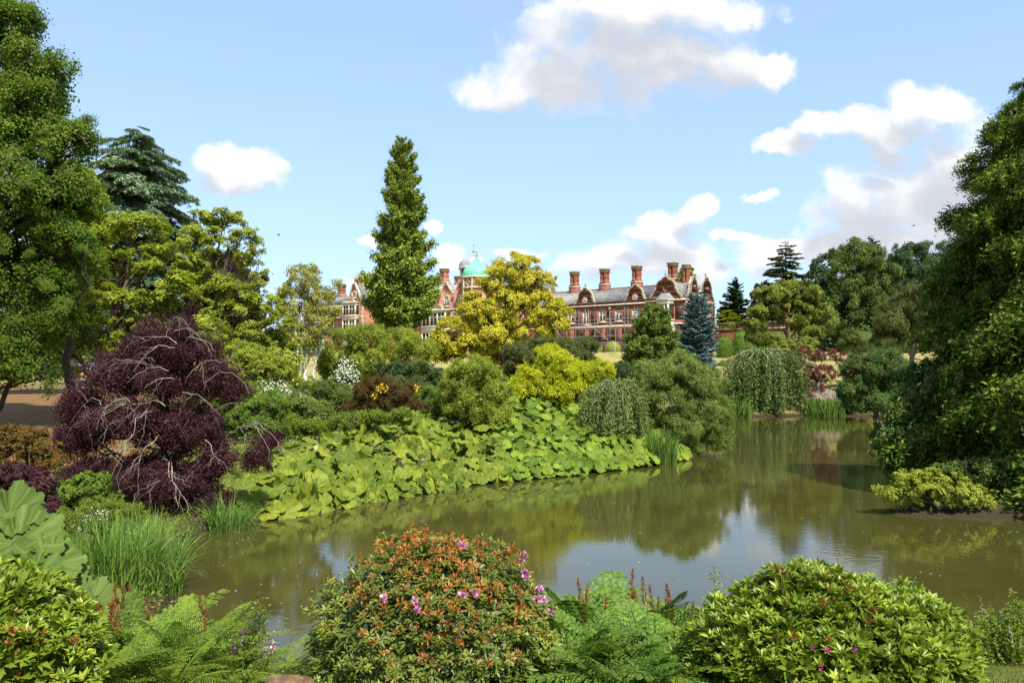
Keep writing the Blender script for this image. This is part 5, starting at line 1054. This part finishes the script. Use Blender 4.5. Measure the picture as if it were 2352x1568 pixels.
# ---- reeds and irises
reeds('iris_reeds', 'upright iris leaves at the waterline under the willow bush', 45.2, 1520, 36, 975, 260, seed=420, wd=.05, bend=.35)
reeds('iris_reeds', 'dense strap leaved irises at the far shore under the rockery', 95.3, 1893, 56, 905, 420, seed=421, wd=.12, bend=.6, depth=1.5)
reeds('iris_reeds', 'strap leaved irises at the far shore left of the weeping tree', 93.5, 1692, 40, 912, 260, seed=422, wd=.12, bend=.7, depth=1.5)
reeds('sedge_clump', 'big bright green sedge clump on the near shore by the gunnera', 18.4, 300, 128, 1165, 1500, seed=423, wd=.024, bend=.75, depth=1.6)
reeds('sedge_clump', 'arching sedge tuft at the water below the purple beech', 26.6, 530, 52, 1125, 300, seed=424, wd=.03, bend=1.0, depth=.7)
reeds('sedge_clump', 'thin sedge tuft growing among the butterbur leaves', 32.3, 842, 24, 1070, 70, seed=425, wd=.03, bend=.6, depth=.4)
# ------------------------------------------------------------------ butterbur and darmera beds
BED = np.array([(-8.9,27.7),(-5.6,31.7),(-1.6,36.9),(3,40.2),(7.3,44.0),(10.3,48.2),(8.5,51.5),(3,52.5),(-3,49),(-7,42),(-9.8,35),(-10.2,30)])
def inpoly(p, poly):
    ins = np.zeros(len(p), bool)
    for i in range(len(poly)):
        a, b = poly[i], poly[(i + 1) % len(poly)]; c = (a[1] > p[:, 1]) != (b[1] > p[:, 1]); ins ^= c & (p[:, 0] < (b[0] - a[0]) * (p[:, 1] - a[1]) / (b[1] - a[1] + 1e-12) + a[0])
    return ins
rng = np.random.default_rng(77)
pts = rng.uniform([-11, 27], [11, 53], (15000, 2)); pts = pts[inpoly(pts, BED)]
dsh = pond_dist(pts[:, 0], pts[:, 1]); gzz = ground(pts[:, 0], pts[:, 1])
side = (pts[:, 0] + .18 * (pts[:, 1] - 38) + rng.normal(size=len(pts)) * .5) > -.2    # darmera part
# poisson thinning
def thin(p, r, order):
    keep = []; cell = {}
    for i in order:
        k = (int(p[i, 0] // r), int(p[i, 1] // r)); ok = True
        for a in (-1, 0, 1):
            for b in (-1, 0, 1):
                for j in cell.get((k[0] + a, k[1] + b), ()):
                    if (p[i, 0] - p[j, 0]) ** 2 + (p[i, 1] - p[j, 1]) ** 2 < r * r: ok = False
        if ok: keep.append(i); cell.setdefault(k, []).append(i)
    return np.array(keep)
def bed(name, label, cat, sel, r, size, hgt, mat, leaves_kw, n_obj, seed, leafname='leaf', flip=False):
    rng = np.random.default_rng(seed); idx = np.where(sel)[0]; idx = idx[thin(pts[idx], r, rng.permutation(len(idx)))]
    p = pts[idx]; d_ = dsh[idx]; o = np.array([p[:, 0].mean(), p[:, 1].mean(), 0]); o[2] = gz(o[0], o[1]); T = thing(name, label, cat, o)
    lay = [(p, 1.0, d_)]
    # a skirt of lower leaves covers the bank down to the water
    ed = idx[d_ < 1.3]; pe = np.repeat(pts[ed], 4, 0) + rng.normal(size=(len(ed) * 4, 2)) * .25; de = pond_dist(pe[:, 0], pe[:, 1]); k = de > -.35; lay.append((pe[k], .45, de[k]))
    pos, nor, sc = [], [], []
    # outward direction of the shore
    for q, f, dd in lay:
        e = .4; gx_ = (pond_dist(q[:, 0] + e, q[:, 1]) - pond_dist(q[:, 0] - e, q[:, 1])); gy_ = (pond_dist(q[:, 0], q[:, 1] + e) - pond_dist(q[:, 0], q[:, 1] - e)); out = -nrm(np.stack([gx_, gy_, 0 * gx_], 1))
        z = np.maximum(ground(q[:, 0], q[:, 1]), 0) + hgt * f * rng.uniform(.4, 1.25, len(q)) * (.45 + .55 * sst(dd, .0, 2.2)) + .1
        til = np.exp(-np.maximum(dd, 0) / 1.6)[:, None] * 1.1
        pos.append(np.concatenate([q, z[:, None]], 1)); nor.append(nrm(UP + out * til + np.array([.1, -.35, 0]) + rng.normal(size=(len(q), 3)) * .46)); sc.append(size * rng.uniform(.45, 1.3, len(q)))
    pos = np.concatenate(pos) - o; nor = np.concatenate(nor); sc = np.concatenate(sc); var = np.clip(rng.normal(.5, .3, len(pos)), 0, 1)
    # heart notch turned away from the water
    roll = np.tile(np.array([[.5, -.8, 0.]]), (len(pos), 1)) + rng.normal(size=(len(pos), 3)) * .5; R = rotm(nor, roll)
    kws = [dict(leaves_kw, cup=leaves_kw['cup'] * (-1.1 if k % 2 and flip else 1)) for k in range(4)]; kinds = [(*disc_leaf(seed=seed + k, **kws[k]), *disc_leaf.fv) for k in range(4)]
    mesh = [[None] * 3 for _ in range(4)]
    for k in range(4):
        for vi, vv in enumerate((.2, .5, .8)): mesh[k][vi] = disc_mesh(leafname, M[mat], stalk=1.3, sw=.03, seed=seed + k, vb=vv, **kws[k])
    near = np.argsort(pos[:, 1] + o[1] - 3.0 * sc / size + np.abs(pos[:, 0] + o[0]) * 0)[:0]
    order = np.argsort(-(sc / (pos[:, 1] + o[1])))
    ob = order[:n_obj]; rest = order[n_obj:]
    for i in ob: place(leafname, mesh[i % 4][min(2, int(var[i] * 3))], T, pos[i], R[i], sc[i])
    B = Buf()
    for k in range(4):
        s_ = rest[rest % 4 == k]; V, Q, Tt, fq_, ft_ = kinds[k]
        if len(s_): B.inst(V, Q, R[s_], pos[s_], sc[s_], var[s_], fq_); B.inst(V, Tt, R[s_], pos[s_], sc[s_], var[s_], ft_)
    if B.V: part('leaf_mass', B, M[mat], T, kind='stuff')
    return T, o
BT, bo = bed('butterbur_bed', 'bed of large round butterbur leaves along the water between beech and feathery shrub', 'plant', ~side, .31, .34, .8, 'butterbur', dict(na=30, nlob=5, lob=.08, notch=.45, cup=.22, fold=.085, veins=7, teeth=.03, nr=3), 300, 500, flip=True)
rng = np.random.default_rng(8); V, Q, Tt = disc_leaf(seed=3, na=14, lob=.2, notch=.4, cup=.5, fold=.12, nr=2)
wl = disc_mesh('withered_leaf', M['withered'], stalk=.6, sw=.03, seed=3, na=14, lob=.2, notch=.4, cup=.5, fold=.12, nr=2)
for (px, py) in ((925,1045),(970,1040),(720,1035),(860,1010)):
    Y = 34 + (1060 - py) * .07; c = P(px, py, Y); z = gz(c[0], Y); p = np.array([c[0], Y, z + .85]) - bo; place('withered_leaf', wl, BT, p, rotm(nrm(rng.normal(size=(1, 3)) + UP * .6), rng=rng)[0], .2)
bed('darmera_bed', 'bed of smaller scalloped bright green leaves along the water by the weeping birch', 'plant', side, .23, .25, .8, 'darmera', dict(na=18, nlob=9, lob=.2, notch=.15, cup=.2, fold=.05, veins=9, nr=2), 300, 520)
# skunk cabbage
T = thing('skunk_cabbage', 'upright paddle leaves of skunk cabbage at the water among butterbur', 'plant', (WX(700, 29.9), 29.9, gz(WX(700, 29.9), 29.9))); rng = np.random.default_rng(9)
s_ = np.linspace(0, 1, 7); V = []; 
for k, f in enumerate(s_):
    w_ = .2 * math.sin(min(1, f * 1.25 + .12) * math.pi) ** .8 if f < .99 else .01
    for x in (-1, 0, 1): V.append((x * w_, -.25 * f ** 2.2, f - .06 * (x == 0)))
V = np.array(V); Q = [(k * 3 + j, k * 3 + j + 1, k * 3 + j + 4, k * 3 + j + 3) for k in range(6) for j in range(2)]
pad = [qmesh('leaf', V * np.array([1, 1, 1]), Q, M['butterbur'], vv, .1) for vv in (.45, .7, .9)]
for i in range(17):
    az = i * 2.4; el = rng.uniform(.1, .75); nz_ = np.array([[math.cos(az) * math.sin(el), math.sin(az) * math.sin(el), math.cos(el)]]); R = rotm(nz_, roll=np.array([[math.sin(az), -math.cos(az), 0]]))[0]
    place('leaf', pad[i % 3], T, np.array([rng.normal() * .15, rng.normal() * .12, 0]), R, rng.uniform(.8, 1.3))
# ------------------------------------------------------------------ near left: gunnera, acer, azalea
rng = np.random.default_rng(21)
GL = [disc_mesh('leaf', M['gunnera'], stalk=1.2, sw=.05, seed=600 + k, na=110, nlob=7, lob=.24, notch=.4, cup=.28, fold=.075, veins=14, teeth=.07, nr=6, wrk=.012) for k in range(3)]
def gunnera(label, D, bx, specs, seed):
    r = np.random.default_rng(seed); X = WX(bx, D); o = np.array([X, D, gz(X, D)]); T = thing('gunnera', label, 'plant', o, 'gunnera on the near bank')
    for k, (px, py, dd, R_, tx, ty) in enumerate(specs):
        c = P(px, py, D + dd) - o; n_ = nrm(np.array([[tx, ty, 1.0]])); Rm = rotm(n_, roll=np.array([[c[0] * .3 + .7, -.7, 0]]) + r.normal(size=(1, 3)) * .25)[0]; place('leaf', GL[k % 3], T, c, Rm, R_)
        B = Buf(); B.tube(wiggle(np.array([0, 0, 0.]), c - UP * .05, r, 6, .04), .035, .02, 6, .8); part('stalk', B, M['gunnera'], T, True)
gunnera('gunnera with huge lobed leaves stacked at the edge of the near bank', 15.5, -40, [(20,1180,0,.62,.35,-.7),(40,1245,-.5,.7,.5,-.6),(110,1290,-.6,.55,.5,-.3),(-30,1290,-.9,.7,.2,-.6),(70,1330,-1.0,.5,.6,-.6),(-60,1200,.2,.7,0,-.6),(0,1350,-1.2,.6,.3,-.8),(140,1320,-.5,.4,.7,-.3)], 61)
gunnera('low gunnera with flat shaded leaves beside the sedge clump', 14.6, 200, [(200,1395,0,.55,.1,-.5),(150,1415,-.5,.5,-.2,-.5),(235,1380,.3,.35,.4,-.2),(160,1360,.5,.45,.1,-.2)], 62)
tree('purple_acer', 'low purple leaved maple above the gunnera leaves', 'shrub', 20.5, 40, [(30,1090,60,30),(90,1110,44,30),(40,1150,70,36),(100,1160,36,30),(-20,1120,60,50),(70,1190,40,18)], 'purple', L=.075, Wd=.045, rc=.2, mm=30, flat=.35, upw=1., droop=.3, seed=610, tr=.05, stems=4, dens=1.9, trunk_name='stem')
tree('azalea_bush', 'orange pink tinted azalea behind the low purple maple', 'shrub', 23.5, 50, [(50,1000,60,26),(20,1035,60,34),(100,1030,40,30),(-30,1010,50,40),(80,1065,50,24),(130,1060,24,20)], 'azalea', L=.08, Wd=.045, rc=.2, mm=26, seed=611, tr=.04, stems=5, dens=2.0, trunk_name='stem', bias=lambda c: np.clip(.25 + .45 * (c[:, 2] - c[:, 2].min()) / (np.ptp(c[:, 2])), 0, 1))
T, o, lw = tree('meadowsweet', 'feathery yellow green herbs with cream flower tufts behind the sedge', 'plant', 20, 230, [(180,1190,50,34),(240,1180,50,30),(150,1230,40,36),(210,1240,60,36),(140,1290,36,36),(300,1190,40,30),(190,1300,50,40),(400,1330,26,36),(420,1290,16,30)], 'herb', L=.06, Wd=.025, rc=.16, mm=26, seed=612, tr=.012, stems=9, dens=1.8, flat=.9, upw=.4, trunk_name='stem', rnd=.8)
blossom(19.4, [(212,1180),(225,1172),(240,1178),(235,1190),(195,1190),(180,1212),(186,1222),(300,1215)], 'white', 16, .035, 12, T, .07)
tree('wild_rose', 'fresh green leafy plant draping into the water behind the near ferns', 'plant', 18.2, 560, [(655,1165,16,6)], 'herb', L=.05, Wd=.02, rc=.1, seed=613, tr=.01, trunk_name='stem') if False else None
tree('bank_herb', 'yellow green herb mass filling the shore between acer and beech', 'plant', 23, 170, [(160,1130,50,30),(210,1110,40,30),(120,1170,50,30),(230,1150,50,26)], 'green', L=.09, Wd=.05, rc=.2, seed=614, tr=.012, stems=7, dens=1.9, trunk_name='stem')
# ------------------------------------------------------------------ near bank rhododendrons
FL = [(1205,1290),(1225,1300),(1240,1310),(1235,1345),(1255,1370),(1235,1370),(1260,1340),(1270,1410),(1215,1320),(1245,1275),(1075,1225),(1060,1218),(955,1390),(945,1365),(1090,1360),(1070,1365),(880,1355),(1225,1270)]
rosette_shrub('rhododendron', 'rounded rhododendron covered with orange seed heads and a few pink flowers', 11, 1000, [(1000,1500,278,262,0,1.35),(1190,1480,110,140,.1,.7),(800,1490,90,130,.1,.7),(1010,1310,150,80,.1,.7)], 'rhodo', (.088, .028), 2900, 295, 700, el=.3, heads=295, flowers=FL, head_scale=.85)
rosette_shrub('rhododendron', 'bright green rhododendron mound with glossy upright leaves beside the ferns', 10.6, 1900, [(1900,1490,300,150,0,1.2),(1840,1420,150,105,0,.8),(2080,1460,140,100,.2,.8),(1700,1500,130,105,0,.7),(1820,1380,70,70,0,.4),(2150,1500,80,80,.1,.5)], 'rhodolime', (.125, .04), 2300, 295, 710, el=.85, heads=40, head_mat='spore', upmix=.8, head_scale=.8, flowers=[(1900,1500),(1870,1490),(1950,1490),(1885,1530)], fmat='magenta', nl=8)
rosette_shrub('rhododendron', 'leafy rhododendron with pale shoots and orange buds beside the fern bank', 9.3, 20, [(0,1470,150,160,0,.9),(100,1500,110,110,.1,.7),(30,1370,70,60,.1,.4),(180,1540,60,60,.1,.4),(-60,1400,80,110,.1,.6)], 'rhodolime', (.12, .038), 950, 280, 720, el=.6, heads=36, head_scale=.9, head_top=False, upmix=.7, nl=9)
# ------------------------------------------------------------------ ferns
fspec = [('tall pale royal fern with rust spikes at the back of the fern bank', 11.8, 300, .15, 1.25, 'pale', 20, 9), ('royal fern with many rust spikes beside the leafy rhododendron', 11.2, 215, .1, 1.1, 'royal', 20, 9),
 ('pale royal fern leaning towards the open water', 11.6, 415, .1, 1.1, 'pale', 20, 3), ('yellow green lady fern with long feathery fronds by the water', 10.8, 440, .0, 1.25, 'lady', 24, 0),
 ('royal fern in the middle of the fern bank', 10.4, 300, .05, .95, 'royal', 20, 0), ('low lady fern curling at the front of the fern bank', 9.9, 245, .1, .8, 'lady', 18, 0), ('low lady fern at the front beside the mossy rock', 9.9, 400, .05, .85, 'lady', 20, 0), ('pale low fern beneath the leafy rhododendron', 9.5, 190, .1, .6, 'pale', 14, 0),
 ('small yellow green fern beside the purple loosestrife', 11.4, 640, .0, .8, 'lady', 20, 0), ('young lady fern under the loosestrife stems', 10.6, 560, .0, .7, 'lady', 18, 0),
 ('royal fern with rust spikes beside the pink rhododendron flowers', 11.6, 1300, .25, 1.15, 'royal', 20, 5), ('tall royal fern rising against the open water', 12.2, 1370, .25, 1.45, 'royal', 22, 3), ('royal fern with upright fronds and dark spikes', 12, 1450, .2, 1.3, 'royal', 22, 4), ('royal fern with a rust spike cluster beside the green mound', 11.8, 1520, .2, 1.2, 'royal', 20, 6),
 ('broad fern arching down between the two rhododendrons', 10.8, 1400, .2, 1.0, 'royal', 22, 0), ('fern arching below the spikes next to the orange rhododendron', 10.6, 1320, .1, .95, 'royal', 20, 0), ('fern spreading low against the green rhododendron mound', 10.6, 1500, .1, 1.0, 'royal', 22, 0), ('pale fern tucked beside the bright green mound', 10.7, 1560, .15, .95, 'pale', 18, 0), ('low fern in shade at the front of the gap', 9.9, 1430, .1, .7, 'royal', 16, 0),
 ('fern with dark spikes behind the bright green mound', 12.6, 1930, .7, 1.1, 'royal', 16, 8), ('small fern with spikes behind the mound near open water', 12.6, 2000, .6, 1.0, 'royal', 14, 5)]
for k, (lab, D, bx, dz, L_, key, n_, sp_) in enumerate(fspec): fern(lab, D, bx, 0.0, L_ * 1.12, key, n_, spikes=int(sp_ * 1.3), seed=800 + k, el=(.6, 1.4) if key != 'lady' else (.55, 1.3), sp_h=L_ * .85)
# ------------------------------------------------------------------ loosestrife, herbs at the bottom edge
def stems_plant(name, label, D, bx, halfw, top_py, n, mat, flower=None, seed=1, leaf=(.08, .02), fl_size=.03, spikes_frac=.35, tall=()):
    r = np.random.default_rng(seed); X = WX(bx, D); o = np.array([X, D, gz(X, D)]); T = thing(name, label, 'plant', o); k = MPP(D); Hh = P(bx, top_py, D)[2] - o[2]
    B = Buf(); Bs = Buf(); Bf = Buf(); nf = 0
    for i in range(n):
        x = r.normal() * halfw * k * .5; y = r.normal() * .25; h = Hh * r.uniform(.6, 1.05); tip = np.array([x * 1.25 + r.normal() * .05, y * 1.2, h]); p = wiggle(np.array([x * .8, y, -.05]), tip, r, 7, .02); Bs.tube(p, .007, .003, 4)
        m_ = int(h / .028); f = r.random(m_) ** .8; c = np.stack([np.interp(f, np.linspace(0, 1, 7), p[:, j]) for j in range(3)], 1); dr = unit(r, m_); dr[:, 2] = np.abs(dr[:, 2]) * .5
        B.leaves(c + dr * leaf[0] * .5, UP + r.normal(size=(m_, 3)) * .5, dr, leaf[0] * (1.25 - f * .7), leaf[1] * (1.25 - f * .6), r.random(m_))
        if flower and r.random() < spikes_frac:
            nf += 1; f = r.uniform(.72, .95, 34); c = np.stack([np.interp(f, np.linspace(0, 1, 7), p[:, j]) for j in range(3)], 1) + r.normal(size=(34, 3)) * .014; Bf = Buf(); Bf.leaves(c, unit(r, 34), unit(r, 34), fl_size, fl_size, r.random(34)); part('flower_spike', Bf, M[flower], T)
    for (px, py) in tall:
        e = P(px, py, D) - o; p = wiggle(np.array([e[0] * .7, e[1], 0.]), e, r, 8, .03); Bs.tube(p, .008, .004, 4)
        for q in range(26):
            f = r.uniform(.45, 1); c = np.array([np.interp(f, np.linspace(0, 1, 8), p[:, j]) for j in range(3)]) + r.normal(size=3) * .05; B.leaves(c[None] + r.normal(size=(7, 3)) * .025, unit(r, 7) + UP, unit(r, 7), .045, .022, r.random(7))
    part('leaves', B, M[mat], T, kind='stuff'); part('stem', Bs, M[mat], T)
    return T
stems_plant('loosestrife', 'purple loosestrife with grey green stems beside the near ferns', 10.9, 575, 75, 1425, 34, 'willow', 'pink', 850, tall=[(598,1385),(612,1400),(585,1420)], spikes_frac=.3)
stems_plant('bramble', 'tangled light green herbs with buff seed heads beside the lawn', 13, 2310, 110, 1400, 90, 'herb', 'withered', 851, leaf=(.07, .04), fl_size=.022, spikes_frac=.12, tall=[(2327,1365),(2250,1410),(2290,1420)])
stems_plant('thistle', 'tall thin thistle stem rising behind the green rhododendron', 11.6, 1665, 40, 1360, 12, 'willow', None, 852, tall=[(1640,1300),(1680,1330),(2110,1320)])
tree('herb_bush', 'low leafy green bush between lawn and water', 'shrub', 13.4, 2330, [(2300,1470,70,50),(2360,1450,60,70),(2260,1490,50,36),(2320,1510,60,24)], 'herb', L=.05, Wd=.03, rc=.13, mm=26, seed=853, tr=.012, stems=7, dens=2.0, trunk_name='stem')
rock('rust coloured mossy rock at the foot of the ferns', 660, 1590, 9.5, .3, .2, 860, 'mossrock', name='mossy_rock')
# grass on the near lawn, and low herbs on the middle bank
rng = np.random.default_rng(31); n = 26000; x = rng.uniform(2.5, 9.5, n); y = rng.uniform(8.0, 14.2, n); k = (x > y * .36) & (x < y * .68); x, y = x[k], y[k]; z = ground(x, y); B = Buf(); k = z > .25; x, y, z = x[k], y[k], z[k]
h = rng.uniform(.02, .06, len(x)); B.leaves(np.stack([x, y, z + h * .4], 1), rng.normal(size=(len(x), 3)) * np.array([1, 1, .2]), np.stack([rng.normal(size=len(x)) * .4, rng.normal(size=len(x)) * .4, np.ones(len(x))], 1), h * 1.5, .008, rng.random(len(x)))
o = put('lawn_grass', B.mesh('lawn_grass', M['drygrass']), kind='stuff'); o['label'] = 'short summer grass blades on the near lawn'; o['category'] = 'grass'
def cover(name, label, region, n, mat, L_, W_, hh, seed, mm=7):
    r = np.random.default_rng(seed); p = r.uniform(region[0], region[1], (n, 2)); d_ = pond_dist(p[:, 0], p[:, 1]); t_ = p[:, 0] / p[:, 1]; k = (d_ > .15) & (t_ > region[2][0]) & (t_ < region[2][1]) & ~inpoly(p, BED); p = p[k]; z = ground(p[:, 0], p[:, 1]); B = Buf()
    c = np.concatenate([p, (z + hh * r.uniform(.2, 1, len(p)))[:, None]], 1); clumps(B, c, np.tile(UP, (len(c), 1)), hh * .9, mm, L_, W_, r, flat=.8, upw=.4, droop=-.4, rnd=.7)
    o = put(name, B.mesh(name, M[mat]), kind='stuff'); o['label'] = label; o['category'] = 'ground cover'
cover('ground_cover', 'low mixed herbs covering the bank behind the butterbur', ((-30, 30), (12, 62), (-.36, .3)), 9000, 'green', .14, .07, .4, 900)
cover('ground_cover', 'low herbs along the left shore under the purple beech', ((-17, 16), (-6, 31), (-.72, -.2)), 3500, 'herb', .09, .04, .28, 901)
cover('ground_cover', 'shore plants under the shrubs of the right bank', ((12, 27), (46, 97), (.2, .72)), 5200, 'oak', .18, .09, .4, 902)
cover('ground_cover', 'low herbs and ferns at the foot of the near shrubs', ((-9, 8.5), (12, 16.5), (-.72, .37)), 3600, 'fern', .06, .025, .16, 903)
rng = np.random.default_rng(44); n = 500; x = rng.uniform(-9, 14, n); y = rng.uniform(14.5, 40, n) ; d_ = pond_dist(x, y); k = (d_ < -.3) & (rng.random(n) < np.exp(d_ / 4) * .9 + .08); x, y = x[k], y[k]; B = Buf()
B.leaves(np.stack([x, y, np.full(len(x), .008)], 1), np.tile(UP, (len(x), 1)) + rng.normal(size=(len(x), 3)) * .05, rng.normal(size=(len(x), 3)) * np.array([1, 1, .05]), rng.uniform(.04, .11, len(x)), .04, rng.random(len(x)))
o = put('floating_leaves', B.mesh('floating_leaves', M['withered']), kind='stuff'); o['label'] = 'scattered fallen leaves floating on the pond'; o['category'] = 'leaves'
# birds in the sky
def bird(label, px, py, D, sp):
    o = P(px, py, D); T = thing('bird', label, 'bird', o); B = Buf()
    B.lathe([(.0, -.5), (.1, -.3), (.14, 0), (.1, .3), (.0, .5)], n=8); me = B.mesh('body', M['darkbark'], True); b_ = put('body', me, T); b_.rotation_euler = (0, math.pi / 2, 0); b_.scale = (.5, .5, .5)
    for s_ in (-1, 1):
        B = Buf(); B.add([(-.12, 0, 0), (.14, 0, 0), (.08, s_ * sp * .5, .16), (-.04, s_ * sp, .05), (-.12, s_ * sp * .5, .14)], [(0, 1, 2, 4)]); B.addt([(.08, s_ * sp * .5, .16), (-.04, s_ * sp, .05), (-.12, s_ * sp * .5, .14)], [(0, 1, 2)]); part('wing', B, M['darkbark'], T)
    T.rotation_euler = (0, 0, .5)
bird('tiny dark bird flying against blue sky near the birch', 640, 539, 120, .5); bird('tiny dark bird flying before the grey cloud', 2098, 518, 120, .5)
